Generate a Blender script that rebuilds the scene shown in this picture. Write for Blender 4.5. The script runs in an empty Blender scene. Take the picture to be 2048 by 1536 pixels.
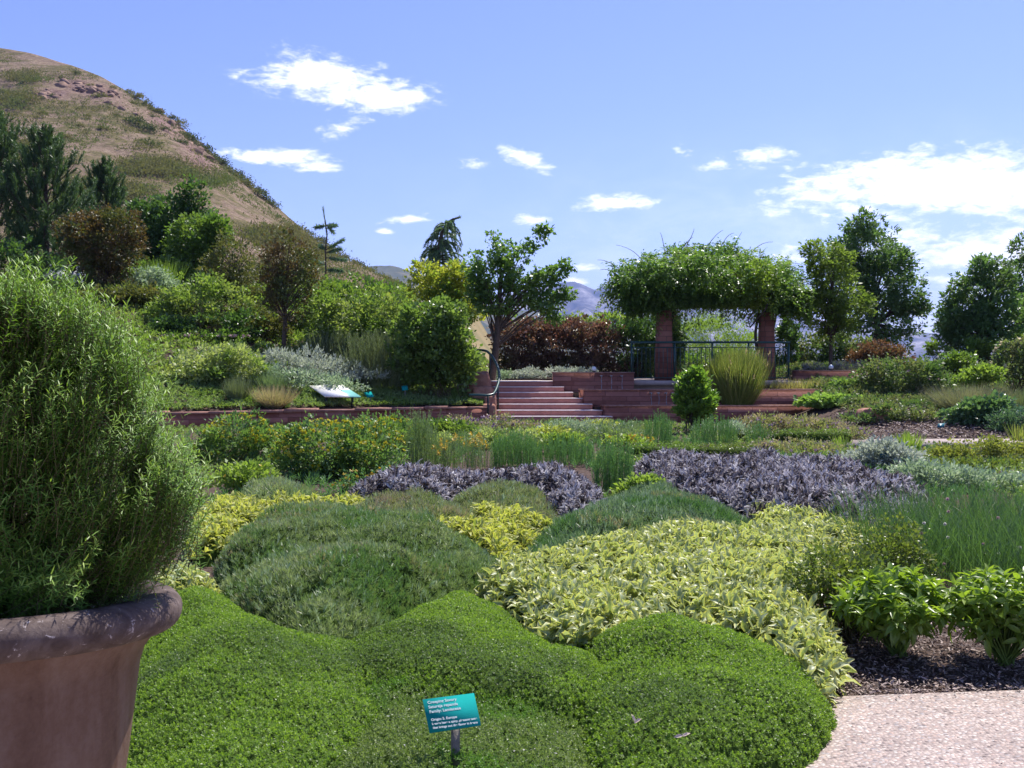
import bpy, bmesh, math, random
import numpy as np
from mathutils import Vector

sc = bpy.context.scene
COL = sc.collection
R = math.radians
random.seed(4)
rng = np.random.default_rng(11)

# ------------------------------------------------------------------ camera
F = 2100.0                      # focal length in pixels of a 2048 x 1536 frame
EYE = 1.6
PITCH = math.atan(44.0 / F)     # horizon at row 724
cam = bpy.data.cameras.new("camera")
cam.sensor_width = 36.0
cam.lens = 36.0 * F / 2048.0
cam.clip_start = 0.05
cam.clip_end = 40000.0
cam_o = bpy.data.objects.new("camera", cam)
cam_o.location = (0, 0, EYE)
cam_o.rotation_euler = (R(90) - PITCH, 0, 0)
COL.objects.link(cam_o)
sc.camera = cam_o

# ------------------------------------------------------------------ light and exposure
SUN_EL, SUN_AZ = R(58), R(34)   # azimuth measured from straight ahead towards the right
sdir = Vector((math.sin(SUN_AZ) * math.cos(SUN_EL), math.cos(SUN_AZ) * math.cos(SUN_EL), math.sin(SUN_EL)))
sun = bpy.data.lights.new("sun", 'SUN')
sun.energy = 5.0
sun.angle = R(0.5)
sun.color = (1.0, 0.95, 0.88)
sun_o = bpy.data.objects.new("sun", sun)
sun_o.rotation_euler = sdir.to_track_quat('Z', 'Y').to_euler()
sun_o.location = (20, 20, 60)
COL.objects.link(sun_o)
sc.view_settings.view_transform = 'Standard'
sc.view_settings.look = 'None'
sc.view_settings.exposure = 0.68
sc.view_settings.gamma = 1.0
sc.view_settings.use_curve_mapping = False
cy = sc.cycles
cy.max_bounces = 6
cy.diffuse_bounces = 3
cy.glossy_bounces = 2
cy.transmission_bounces = 4
cy.transparent_max_bounces = 8
cy.volume_bounces = 0
cy.caustics_reflective = False
cy.caustics_refractive = False
cy.sample_clamp_indirect = 6.0
cy.use_denoising = True
try:
    cy.denoiser = 'OPENIMAGEDENOISE'
except Exception:
    pass


class NT:
    """Small helper to write node graphs."""
    def __init__(self, tree):
        self.t = tree
        self.t.nodes.clear()

    def n(self, typ, **kw):
        nd = self.t.nodes.new(typ)
        for k, v in kw.items():
            if k.startswith('i_'):
                nd.inputs[k[2:].replace('_', ' ')].default_value = v
            else:
                setattr(nd, k, v)
        return nd

    def l(self, a, b):
        self.t.links.new(a, b)

    def _in(self, sock, v):
        if isinstance(v, (int, float)):
            sock.default_value = v
        elif isinstance(v, (tuple, list)):
            sock.default_value = v
        else:
            self.l(v, sock)

    def m(self, op, a, b=0.0, c=0.0):
        nd = self.t.nodes.new('ShaderNodeMath')
        nd.operation = op
        self._in(nd.inputs[0], a)
        self._in(nd.inputs[1], b)
        self._in(nd.inputs[2], c)
        return nd.outputs[0]

    def mix(self, fac, a, b, mode='MIX'):
        nd = self.t.nodes.new('ShaderNodeMix')
        nd.data_type = 'RGBA'
        nd.blend_type = mode
        nd.clamp_factor = True
        self._in(nd.inputs[0], fac)
        self._in(nd.inputs[6], a if not isinstance(a, tuple) or len(a) == 4 else (*a, 1))
        self._in(nd.inputs[7], b if not isinstance(b, tuple) or len(b) == 4 else (*b, 1))
        return nd.outputs[2]

    def smooth(self, v, a, b, lo=0.0, hi=1.0):
        nd = self.t.nodes.new('ShaderNodeMapRange')
        nd.interpolation_type = 'SMOOTHSTEP'
        self._in(nd.inputs[0], v)
        nd.inputs[1].default_value = a
        nd.inputs[2].default_value = b
        nd.inputs[3].default_value = lo
        nd.inputs[4].default_value = hi
        return nd.outputs[0]

    def ramp(self, fac, stops, interp='LINEAR'):
        nd = self.t.nodes.new('ShaderNodeValToRGB')
        cr = nd.color_ramp
        cr.interpolation = interp
        while len(cr.elements) < len(stops):
            cr.elements.new(0.5)
        for e, (p, c) in zip(cr.elements, stops):
            e.position = p
            e.color = (*c, 1)
        self._in(nd.inputs[0], fac)
        return nd.outputs[0]

    def noise(self, vec, scale, detail=4.0, rough=0.55, dist=0.0):
        nd = self.t.nodes.new('ShaderNodeTexNoise')
        nd.inputs['Scale'].default_value = scale
        nd.inputs['Detail'].default_value = detail
        nd.inputs['Roughness'].default_value = rough
        nd.inputs['Distortion'].default_value = dist
        if vec is not None:
            self.l(vec, nd.inputs['Vector'])
        return nd.outputs[0]


def build_world():
    w = bpy.data.worlds.new("World")
    sc.world = w
    w.use_nodes = True
    g = NT(w.node_tree)
    sky = g.n('ShaderNodeTexSky')
    sky.sky_type = 'NISHITA'
    sky.sun_disc = False
    sky.sun_elevation = SUN_EL
    sky.sun_rotation = SUN_AZ
    sky.altitude = 1500
    sky.air_density = 1.0
    sky.dust_density = 0.6
    sky.ozone_density = 2.5
    tint = g.mix(1.0, sky.outputs[0], (SKY_TINT[0], SKY_TINT[1], SKY_TINT[2]), 'MULTIPLY')
    tc = g.n('ShaderNodeTexCoord')
    sep = g.n('ShaderNodeSeparateXYZ')
    g.l(tc.outputs['Generated'], sep.inputs[0])
    az = g.m('ARCTAN2', sep.outputs[0], sep.outputs[1])
    el = g.m('ARCSINE', sep.outputs[2])
    # clouds: azimuth, elevation, half-width, half-height (milliradians), slant, strength
    best = None
    def ang(px, py, rx, ry, sl=0.0, k=1.0):
        return ((px - 1024) / F, (724 - py) / F * 0.985, rx / F, ry / F, sl, k)
    clouds = [ang(650, 182, 200, 66, -0.12, 1.15), ang(770, 205, 130, 50, 0.0), ang(690, 265, 70, 22, 0.2, .5),
              ang(475, 160, 60, 14, 0, .4), ang(670, 135, 50, 16, 0, .5),
              ang(560, 325, 130, 24), ang(640, 338, 60, 22, 0, .7), ang(1050, 322, 62, 28, -0.35), ang(950, 330, 30, 18, 0, .4),
              ang(1222, 408, 100, 27, 0.05, 1.2), ang(1518, 322, 78, 24), ang(1430, 340, 60, 14, 0, .4),
              ang(1790, 338, 80, 24, 0.15, .8), ang(1890, 405, 440, 84, -0.03, 1.45), ang(2000, 380, 220, 60, 0, 1.0),
              ang(1960, 530, 380, 90, -0.05, 1.2), ang(1700, 430, 220, 60, -.1, .75), ang(2150, 480, 300, 130, 0, 1.2), ang(1900, 580, 260, 50, 0, .8),
              ang(820, 439, 66, 16, 0.12), ang(770, 463, 28, 10), ang(1166, 535, 34, 13), ang(1152, 562, 44, 16, 0, 1.2),
              ang(1070, 440, 58, 15, 0, .8), ang(1600, 520, 150, 40, 0, .6), ang(1360, 310, 30, 14, 0, .4), ang(1700, 330, 40, 12, 0, .4)]
    for (a0, e0, ra, re, sl, k) in clouds:
        dx = g.m('MULTIPLY', g.m('SUBTRACT', az, a0), 1.0 / ra)
        dyv = g.m('SUBTRACT', g.m('SUBTRACT', el, e0), g.m('MULTIPLY', g.m('SUBTRACT', az, a0), sl))
        dy = g.m('MULTIPLY', dyv, 1.0 / re)
        # flat bases: fall off faster below the middle
        dy = g.m('MAXIMUM', dy, g.m('MULTIPLY', dy, -1.35))
        d = g.m('SQRT', g.m('ADD', g.m('MULTIPLY', dx, dx), g.m('MULTIPLY', dy, dy)))
        v = g.m('MULTIPLY', g.m('SUBTRACT', 1.0, d), k)
        best = v if best is None else g.m('MAXIMUM', best, v)
    comb = g.n('ShaderNodeCombineXYZ')
    g.l(g.m('MULTIPLY', az, 1.0), comb.inputs[0])
    g.l(g.m('MULTIPLY', el, 2.4), comb.inputs[1])
    n1 = g.noise(comb.outputs[0], 14.0, 9.0, 0.62, 0.6)
    n2 = g.noise(comb.outputs[0], 60.0, 6.0, 0.6, 0.3)
    nn = g.m('ADD', g.m('MULTIPLY', g.m('SUBTRACT', n1, 0.5), 2.2), g.m('MULTIPLY', g.m('SUBTRACT', n2, 0.5), 1.5))
    dens = g.m('ADD', g.m('MAXIMUM', best, -1.0), nn)
    cl = g.smooth(dens, 0.06, 1.0)
    cl = g.m('MULTIPLY', cl, g.smooth(best, -0.35, 0.12))
    # thin veil of white towards the horizon
    lowv = g.smooth(el, 0.24, 0.0)
    veil = g.m('MULTIPLY', g.smooth(n1, 0.36, 0.70, 0.25, 1.0), g.m('MULTIPLY', lowv, 0.5))
    veil = g.m('MULTIPLY', veil, g.smooth(az, -0.15, 0.38, 0.15, 1.0))
    shade = g.mix(g.smooth(n2, 0.3, 0.62), (9.6, 9.7, 10.2), (12.0, 11.9, 11.6))
    c = g.mix(g.m('MAXIMUM', g.m('MULTIPLY', cl, 0.96), veil), tint, shade)
    bg = g.n('ShaderNodeBackground')
    bg.inputs['Strength'].default_value = SKY_STRENGTH
    g.l(c, bg.inputs['Color'])
    out = g.n('ShaderNodeOutputWorld')
    g.l(bg.outputs[0], out.inputs['Surface'])


SKY_STRENGTH = 0.10
SKY_TINT = (1.02, 0.92, 1.25)
build_world()

# ------------------------------------------------------------------ picture rows/columns -> places in the world
_ct, _st = math.cos(PITCH), math.sin(PITCH)


def ray(px, py):
    x, y = (px - 1024.0) / F, (768.0 - py) / F
    return np.array([x, _ct + y * _st, -_st + y * _ct])


def P(px, py, Y):
    d = ray(px, py)
    return d * (Y / d[1]) + np.array([0, 0, EYE])


def G(px, py, z=0.0):
    d = ray(px, py)
    return d * ((z - EYE) / d[2]) + np.array([0, 0, EYE])


# ------------------------------------------------------------------ numpy helpers
def nrm(v):
    return v / np.maximum(np.linalg.norm(v, axis=-1, keepdims=True), 1e-9)


def _hash(i, j, k, s):
    h = (i.astype(np.int64) * 374761393 + j.astype(np.int64) * 668265263 + k.astype(np.int64) * 2147483647 + s * 974711) & 0xffffffff
    h = ((h ^ (h >> 13)) * 1274126177) & 0xffffffff
    h = (h ^ (h >> 16)) & 0xffffffff
    return h / 4294967295.0


def vnoise(p, s=0):
    """value noise, p is (n,3) -> (n,) in 0..1"""
    p = np.asarray(p, float)
    i = np.floor(p).astype(np.int64)
    f = p - i
    f = f * f * (3 - 2 * f)
    r = 0
    for dx in (0, 1):
        for dy in (0, 1):
            for dz in (0, 1):
                w = (f[:, 0] if dx else 1 - f[:, 0]) * (f[:, 1] if dy else 1 - f[:, 1]) * (f[:, 2] if dz else 1 - f[:, 2])
                r = r + w * _hash(i[:, 0] + dx, i[:, 1] + dy, i[:, 2] + dz, s)
    return r


def fbm(p, s=0, oct=4):
    a, t, q = 0.5, 0, 0
    p = np.asarray(p, float)
    for o in range(oct):
        t = t + a * vnoise(p * 2 ** o, s + o)
        q += a
        a *= 0.5
    return t / q


class MB:
    """Mesh collector: vertices, faces of any size, uv, a per-vertex random value and a material slot per face."""
    def __init__(self):
        self.v, self.f, self.uv, self.r, self.m, self.n = [], [], [], [], [], 0

    def add(self, V, Fs, uv=None, rnd=None, mat=0):
        V = np.asarray(V, float).reshape(-1, 3)
        self.v.append(V)
        self.uv.append(np.zeros((len(V), 2)) if uv is None else np.asarray(uv, float))
        self.r.append(np.zeros(len(V)) if rnd is None else np.broadcast_to(np.asarray(rnd, float), (len(V),)))
        if isinstance(Fs, np.ndarray):
            Fs = [Fs]
        by = {}
        for f in Fs:
            if isinstance(f, np.ndarray):
                self.f.append(f + self.n)
                self.m.append(np.full(len(f), mat))
            else:
                by.setdefault(len(f), []).append(f)
        for k, fl in by.items():
            a = np.array(fl, dtype=np.int64)
            self.f.append(a + self.n)
            self.m.append(np.full(len(a), mat))
        self.n += len(V)

    def box(self, lo, hi, mat=0):
        (x0, y0, z0), (x1, y1, z1) = lo, hi
        V = [(x0, y0, z0), (x1, y0, z0), (x1, y1, z0), (x0, y1, z0), (x0, y0, z1), (x1, y0, z1), (x1, y1, z1), (x0, y1, z1)]
        self.add(V, [(0, 3, 2, 1), (4, 5, 6, 7), (0, 1, 5, 4), (1, 2, 6, 5), (2, 3, 7, 6), (3, 0, 4, 7)], mat=mat)

    def prism(self, poly, z0, z1, mat=0, z1f=None):
        n = len(poly)
        V = [(x, y, z0) for x, y in poly] + [(x, y, z1 if z1f is None else z1f(x, y)) for x, y in poly]
        Fs = [tuple(range(n - 1, -1, -1)), tuple(range(n, 2 * n))] + [(i, (i + 1) % n, n + (i + 1) % n, n + i) for i in range(n)]
        self.add(V, Fs, mat=mat)

    def tube(self, pts, rad, sides=6, mat=0, cap=True):
        pts = np.asarray(pts, float)
        n = len(pts)
        rad = np.broadcast_to(np.asarray(rad, float), (n,))
        T = nrm(np.gradient(pts, axis=0))
        ref = np.array([0, 0, 1.0]) if abs(T[0, 2]) < 0.9 else np.array([1.0, 0, 0])
        X = nrm(np.cross(T, ref))
        Yv = np.cross(T, X)
        a = np.linspace(0, 2 * np.pi, sides, endpoint=False)
        V = pts[:, None, :] + rad[:, None, None] * (np.cos(a)[None, :, None] * X[:, None, :] + np.sin(a)[None, :, None] * Yv[:, None, :])
        idx = np.arange(n * sides).reshape(n, sides)
        q = np.stack([idx[:-1], np.roll(idx[:-1], -1, 1), np.roll(idx[1:], -1, 1), idx[1:]], -1).reshape(-1, 4)
        Fs = [q]
        if cap:
            Fs += [np.array([idx[0][::-1]]), np.array([idx[-1]])]
        self.add(V.reshape(-1, 3), Fs, mat=mat)

    def lathe(self, prof, seg=64, c=(0, 0, 0), mat=0):
        prof = np.asarray(prof, float)
        a = np.linspace(0, 2 * np.pi, seg, endpoint=False)
        V = np.stack([prof[:, 0][:, None] * np.cos(a), prof[:, 0][:, None] * np.sin(a), np.repeat(prof[:, 1][:, None], seg, 1)], -1) + np.asarray(c, float)
        n = len(prof)
        idx = np.arange(n * seg).reshape(n, seg)
        q = np.stack([idx[:-1], np.roll(idx[:-1], -1, 1), np.roll(idx[1:], -1, 1), idx[1:]], -1).reshape(-1, 4)
        self.add(V.reshape(-1, 3), [q], mat=mat)

    def build(self, name, mats, parent=None, smooth=False):
        me = bpy.data.meshes.new(name)
        V = np.concatenate(self.v)
        if parent is not None:
            V = V - np.array(parent.location)
        me.vertices.add(len(V))
        me.vertices.foreach_set('co', V.astype(np.float32).ravel())
        loops = np.concatenate([f.ravel() for f in self.f])
        sizes = np.concatenate([np.full(len(f), f.shape[1]) for f in self.f])
        starts = np.concatenate([[0], np.cumsum(sizes)[:-1]])
        me.loops.add(len(loops))
        me.loops.foreach_set('vertex_index', loops.astype(np.int32))
        me.polygons.add(len(sizes))
        me.polygons.foreach_set('loop_start', starts.astype(np.int32))
        me.polygons.foreach_set('material_index', np.concatenate(self.m).astype(np.int32))
        if smooth:
            me.polygons.foreach_set('use_smooth', np.ones(len(sizes), bool))
        me.update(calc_edges=True)
        uvl = me.uv_layers.new(name='UVMap')
        uvl.data.foreach_set('uv', np.concatenate(self.uv)[loops].astype(np.float32).ravel())
        at = me.attributes.new('rnd', 'FLOAT', 'POINT')
        at.data.foreach_set('value', np.concatenate(self.r).astype(np.float32))
        o = bpy.data.objects.new(name, me)
        for m in (mats if isinstance(mats, (list, tuple)) else [mats]):
            me.materials.append(m)
        COL.objects.link(o)
        if parent is not None:
            o.parent = parent
        return o


# ------------------------------------------------------------------ object bookkeeping
def tag(o, label=None, cat=None, group=None, kind=None):
    if label:
        o['label'] = label
    if cat:
        o['category'] = cat
    if group:
        o['group'] = group
    if kind:
        o['kind'] = kind
    return o


def thing(name, label, cat, loc, group=None):
    o = bpy.data.objects.new(name, None)
    o.empty_display_size = 0.2
    o.location = tuple(float(c) for c in loc)
    COL.objects.link(o)
    return tag(o, label, cat, group)


# ------------------------------------------------------------------ leaf templates: x across, y along, z up out of the blade
T_LEAF = (np.array([(0, 0, 0), (.5, .45, .10), (0, 1, -.06), (-.5, .45, .10)], float), np.array([(0, 1, 2, 3)]),
          np.array([(.5, 0), (1, .45), (.5, 1), (0, .45)], float))
T_NEEDLE = (np.array([(-.5, 0, 0), (.5, 0, 0), (.22, 1, .05), (-.22, 1, .05)], float), np.array([(0, 1, 2, 3)]),
            np.array([(0, 0), (1, 0), (.8, 1), (.2, 1)], float))
T_OVAL = (np.array([(0, 0, 0), (.42, .28, .10), (.42, .66, .07), (0, 1, -.12), (-.42, .66, .07), (-.42, .28, .10)], float),
          np.array([(0, 1, 2, 3), (0, 3, 4, 5)]),
          np.array([(.5, 0), (1, .28), (1, .66), (.5, 1), (0, .66), (0, .28)], float))


def _arch():
    rows = [(0, .14, 0), (.3, .85, .16), (.68, 1.0, .14), (1.0, .18, -.12)]
    V, U = [], []
    for y, w, z in rows:
        for sx, dz in ((-.5, .05 * w), (0, -.03), (.5, .05 * w)):
            V.append((sx * w, y, z + dz))
            U.append((.5 + sx, y))
    Fs = []
    for r in range(3):
        for c in range(2):
            a = r * 3 + c
            Fs.append((a, a + 1, a + 4, a + 3))
    return np.array(V, float), np.array(Fs), np.array(U, float)


T_ARCH = _arch()


def _blade():
    V, U = [], []
    for y, w, z in ((0, 1, 0), (.45, .9, .03), (.8, .6, -.05), (1, .1, -.17)):
        V += [(-.5 * w, y, z), (.5 * w, y, z)]
        U += [(0, y), (1, y)]
    return np.array(V, float), np.array([(0, 1, 3, 2), (2, 3, 5, 4), (4, 5, 7, 6)]), np.array(U, float)


T_BLADE = _blade()


def leaves(mb, tpl, Pp, D, L, W, N=None, rnd=None, mat=0):
    Pp = np.asarray(Pp, float)
    n = len(Pp)
    if n == 0:
        return
    D = nrm(np.asarray(D, float))
    if N is None:
        N = rng.normal(size=(n, 3))
    X = nrm(np.cross(D, N))
    Z = np.cross(X, D)
    L = np.broadcast_to(np.asarray(L, float), (n,))[:, None, None]
    W = np.broadcast_to(np.asarray(W, float), (n,))[:, None, None]
    tv, tf, tu = tpl
    V = Pp[:, None, :] + X[:, None, :] * (tv[None, :, 0:1] * W) + D[:, None, :] * (tv[None, :, 1:2] * L) + Z[:, None, :] * (tv[None, :, 2:3] * L)
    k = len(tv)
    Fs = (tf[None, :, :] + (np.arange(n) * k)[:, None, None]).reshape(-1, tf.shape[1])
    if rnd is None:
        rnd = rng.random(n)
    mb.add(V.reshape(-1, 3), [Fs], uv=np.tile(tu, (n, 1)), rnd=np.repeat(rnd, k), mat=mat)


def rvec(n):
    return nrm(rng.normal(size=(n, 3)))


UP = np.array([0, 0, 1.0])

# ------------------------------------------------------------------ materials
def new_mat(name):
    m = bpy.data.materials.new(name)
    m.use_nodes = True
    g = NT(m.node_tree)
    out = g.n('ShaderNodeOutputMaterial')
    return m, g, out


def leafmat(name, stops, trans=0.35, tcol=(1.25, 1.35, 0.6), rough=0.45, spec=0.35, hue=None, hscale=1.2, hrange=(0.45, 0.62), edge=None, edge_w=0.55):
    """stops: list of colours the leaves vary between; hue: second colour family that takes over in patches."""
    trans = min(.5, trans * 1.22) if trans > 0 else 0
    m, g, out = new_mat(name)
    at = g.n('ShaderNodeAttribute')
    at.attribute_name = 'rnd'
    k = len(stops)
    LB, SAT = 1.70, .90
    def sc3(c):
        y = .3 * c[0] + .6 * c[1] + .1 * c[2]
        return tuple(min(.85, (y + (v - y) * SAT) * LB) for v in c)
    if max(max(c) for c in stops) < .4:
        stops = [sc3(c) for c in stops]
        hue = sc3(hue) if hue else hue
    col = g.ramp(at.outputs['Fac'], [(i / max(k - 1, 1), c) for i, c in enumerate(stops)])
    geo = g.n('ShaderNodeNewGeometry')
    nz = g.noise(geo.outputs['Position'], hscale, 4.0, 0.6)
    if hue is not None:
        fac = g.smooth(nz, hrange[0], hrange[1])
        jit = g.m('ADD', g.m('MULTIPLY', fac, 1.0), g.m('MULTIPLY', g.m('SUBTRACT', at.outputs['Fac'], 0.5), 0.4))
        col = g.mix(jit, col, hue)
    if edge is not None:
        uv = g.n('ShaderNodeUVMap')
        s = g.n('ShaderNodeSeparateXYZ')
        g.l(uv.outputs[0], s.inputs[0])
        d = g.m('MULTIPLY', g.m('ABSOLUTE', g.m('SUBTRACT', s.outputs[0], 0.5)), 2.0)
        n3 = g.noise(geo.outputs['Position'], 55.0, 3.0, 0.6)
        e = g.smooth(g.m('ADD', d, g.m('MULTIPLY', g.m('SUBTRACT', n3, 0.5), 1.1)), edge_w - 0.15, edge_w + 0.15)
        # some leaves are mostly plain, some mostly pale
        e = g.m('MULTIPLY', e, g.smooth(at.outputs['Fac'], 0.0, 0.3, 0.35, 1.0))
        col = g.mix(e, col, edge)
    # small blotches inside the blade
    n2 = g.noise(geo.outputs['Position'], 130.0, 2.0, 0.5)
    col = g.mix(1.0, col, g.ramp(n2, [(0.3, (.82, .82, .82)), (0.7, (1.18, 1.18, 1.15))]), 'MULTIPLY')
    bs = g.n('ShaderNodeBsdfPrincipled')
    g.l(col, bs.inputs['Base Color'])
    bs.inputs['Roughness'].default_value = rough
    bs.inputs['Specular IOR Level'].default_value = spec
    tr = g.n('ShaderNodeBsdfTranslucent')
    tc = g.mix(1.0, col, tcol, 'MULTIPLY')
    g.l(tc, tr.inputs['Color'])
    mx = g.n('ShaderNodeMixShader')
    mx.inputs[0].default_value = trans
    g.l(bs.outputs[0], mx.inputs[1])
    g.l(tr.outputs[0], mx.inputs[2])
    g.l(mx.outputs[0], out.inputs['Surface'])
    return m


def plain(name, col, rough=0.6, spec=0.3, metal=0.0, var=0.0, vscale=8.0, bump=0.0, bscale=40.0, col2=None):
    m, g, out = new_mat(name)
    bs = g.n('ShaderNodeBsdfPrincipled')
    tc = g.n('ShaderNodeNewGeometry')
    c = None
    if var or col2:
        nz = g.noise(tc.outputs['Position'], vscale, 6.0, 0.6)
        if col2:
            c = g.mix(g.smooth(nz, 0.35, 0.65), col, col2)
        else:
            c = g.mix(1.0, (*col, 1), g.ramp(nz, [(0.25, (1 - var,) * 3), (0.75, (1 + var,) * 3)]), 'MULTIPLY')
        g.l(c, bs.inputs['Base Color'])
    else:
        bs.inputs['Base Color'].default_value = (*col, 1)
    bs.inputs['Roughness'].default_value = rough
    bs.inputs['Specular IOR Level'].default_value = spec
    bs.inputs['Metallic'].default_value = metal
    if bump:
        nb = g.noise(tc.outputs['Position'], bscale, 5.0, 0.6)
        b = g.n('ShaderNodeBump')
        b.inputs['Strength'].default_value = bump
        b.inputs['Distance'].default_value = 0.02
        g.l(nb, b.inputs['Height'])
        g.l(b.outputs[0], bs.inputs['Normal'])
    g.l(bs.outputs[0], out.inputs['Surface'])
    return m


def stone_courses(name, c1, c2, c3, course=0.11, length=0.55, mortar=(0.13, 0.08, 0.065)):
    """coursed sandstone on vertical faces: brick pattern in metres; works on any upright face"""
    m, g, out = new_mat(name)
    geo = g.n('ShaderNodeNewGeometry')
    s = g.n('ShaderNodeSeparateXYZ')
    g.l(geo.outputs['Position'], s.inputs[0])
    along = g.m('ADD', s.outputs[0], g.m('MULTIPLY', s.outputs[1], 0.73))
    cb = g.n('ShaderNodeCombineXYZ')
    g.l(along, cb.inputs[0])
    wob = g.noise(geo.outputs['Position'], 1.2, 2.0)
    g.l(g.m('ADD', s.outputs[2], g.m('MULTIPLY', wob, 0.05)), cb.inputs[1])
    br = g.n('ShaderNodeTexBrick')
    br.inputs['Scale'].default_value = 1.0
    br.inputs['Brick Width'].default_value = length
    br.inputs['Row Height'].default_value = course
    br.inputs['Mortar Size'].default_value = 0.008
    br.inputs['Mortar Smooth'].default_value = 0.3
    br.inputs['Bias'].default_value = 0.0
    br.inputs['Color1'].default_value = (0, 0, 0, 1)
    br.inputs['Color2'].default_value = (1, 1, 1, 1)
    br.inputs['Mortar'].default_value = (0.5, 0.5, 0.5, 1)
    br.offset = 0.4
    br.squash = 0.7
    g.l(cb.outputs[0], br.inputs['Vector'])
    nz = g.noise(geo.outputs['Position'], 9.0, 6.0, 0.65)
    f = g.m('ADD', g.m('MULTIPLY', br.outputs['Color'], 0.55), g.m('MULTIPLY', nz, 0.5))
    col = g.ramp(f, [(0.15, c1), (0.5, c2), (0.9, c3)])
    col = g.mix(br.outputs['Fac'], col, mortar)
    bs = g.n('ShaderNodeBsdfPrincipled')
    g.l(col, bs.inputs['Base Color'])
    bs.inputs['Roughness'].default_value = 0.85
    bs.inputs['Specular IOR Level'].default_value = 0.2
    b = g.n('ShaderNodeBump')
    b.inputs['Strength'].default_value = 0.7
    b.inputs['Distance'].default_value = 0.02
    g.l(g.m('SUBTRACT', g.m('MULTIPLY', nz, 0.6), br.outputs['Fac']), b.inputs['Height'])
    g.l(b.outputs[0], bs.inputs['Normal'])
    g.l(bs.outputs[0], out.inputs['Surface'])
    return m


M_STONE = stone_courses('red_sandstone', (.19, .070, .050), (.31, .125, .092), (.43, .20, .155), course=.135, length=.95, mortar=(.185, .078, .058))
M_CAP = plain('sandstone_cap', (.26, .125, .10), .8, .2, var=.3, vscale=9, bump=.5, bscale=25, col2=(.36, .20, .16))
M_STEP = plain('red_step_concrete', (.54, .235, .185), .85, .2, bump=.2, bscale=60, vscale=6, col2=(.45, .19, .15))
M_TREAD = plain('sunlit_tone_tread', (.80, .68, .63), .8, .25, vscale=8, col2=(.70, .56, .51))  # same stuff as the steps; paler colour paints sunlight onto the treads
M_PATIO = plain('patio_concrete', (.48, .38, .34), .85, .2, var=.2, vscale=4)
M_ROUGH = plain('rough_red_stone', (.40, .21, .15), .9, .2, bump=1.0, bscale=9, col2=(.27, .13, .095), vscale=5)
M_BARK = plain('bark', (.10, .075, .06), .9, .15, var=.4, vscale=14, bump=.8, bscale=40)
M_TWIG = plain('green_brown_twig', (.12, .10, .05), .85, .15, var=.3, vscale=20)
M_GREEN_PAINT = plain('green_painted_steel', (.012, .055, .052), .3, .5, var=.15, vscale=12)
M_DARK_PAINT = plain('dark_painted_steel', (.012, .018, .018), .4, .45, var=.2, vscale=15)
M_BEAM = plain('grey_painted_timber', (.07, .085, .095), .7, .2, var=.2, vscale=10)
M_SOIL = plain('dark_soil', (.055, .036, .028), .95, .1, var=.4, vscale=12, bump=1.0, bscale=50)
M_WOODPOST = plain('weathered_post', (.20, .185, .16), .8, .2, var=.25, vscale=30, bump=.4, bscale=80)


def ground_mat():
    m, g, out = new_mat('ground_soil_and_dry_grass')
    geo = g.n('ShaderNodeNewGeometry')
    s = g.n('ShaderNodeSeparateXYZ')
    g.l(geo.outputs['Position'], s.inputs[0])
    n1 = g.noise(geo.outputs['Position'], 30.0, 6.0, 0.7)
    n2 = g.noise(geo.outputs['Position'], 0.02, 5.0, 0.6)
    n3 = g.noise(geo.outputs['Position'], 1.3, 5.0, 0.6)
    mulch = g.ramp(n1, [(.3, (.03, .02, .017)), (.5, (.075, .05, .04)), (.68, (.16, .11, .09))])
    grass = g.ramp(n2, [(.3, (.10, .11, .04)), (.55, (.26, .20, .10)), (.75, (.15, .14, .06))])
    far = g.smooth(g.m('ADD', s.outputs[1], g.m('MULTIPLY', n3, 12.0)), 50.0, 62.0)
    bs = g.n('ShaderNodeBsdfPrincipled')
    g.l(g.mix(far, mulch, grass), bs.inputs['Base Color'])
    bs.inputs['Roughness'].default_value = .95
    bs.inputs['Specular IOR Level'].default_value = .15
    b = g.n('ShaderNodeBump')
    b.inputs['Strength'].default_value = .9
    b.inputs['Distance'].default_value = .02
    g.l(n1, b.inputs['Height'])
    g.l(b.outputs[0], bs.inputs['Normal'])
    g.l(bs.outputs[0], out.inputs['Surface'])
    return m


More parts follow.
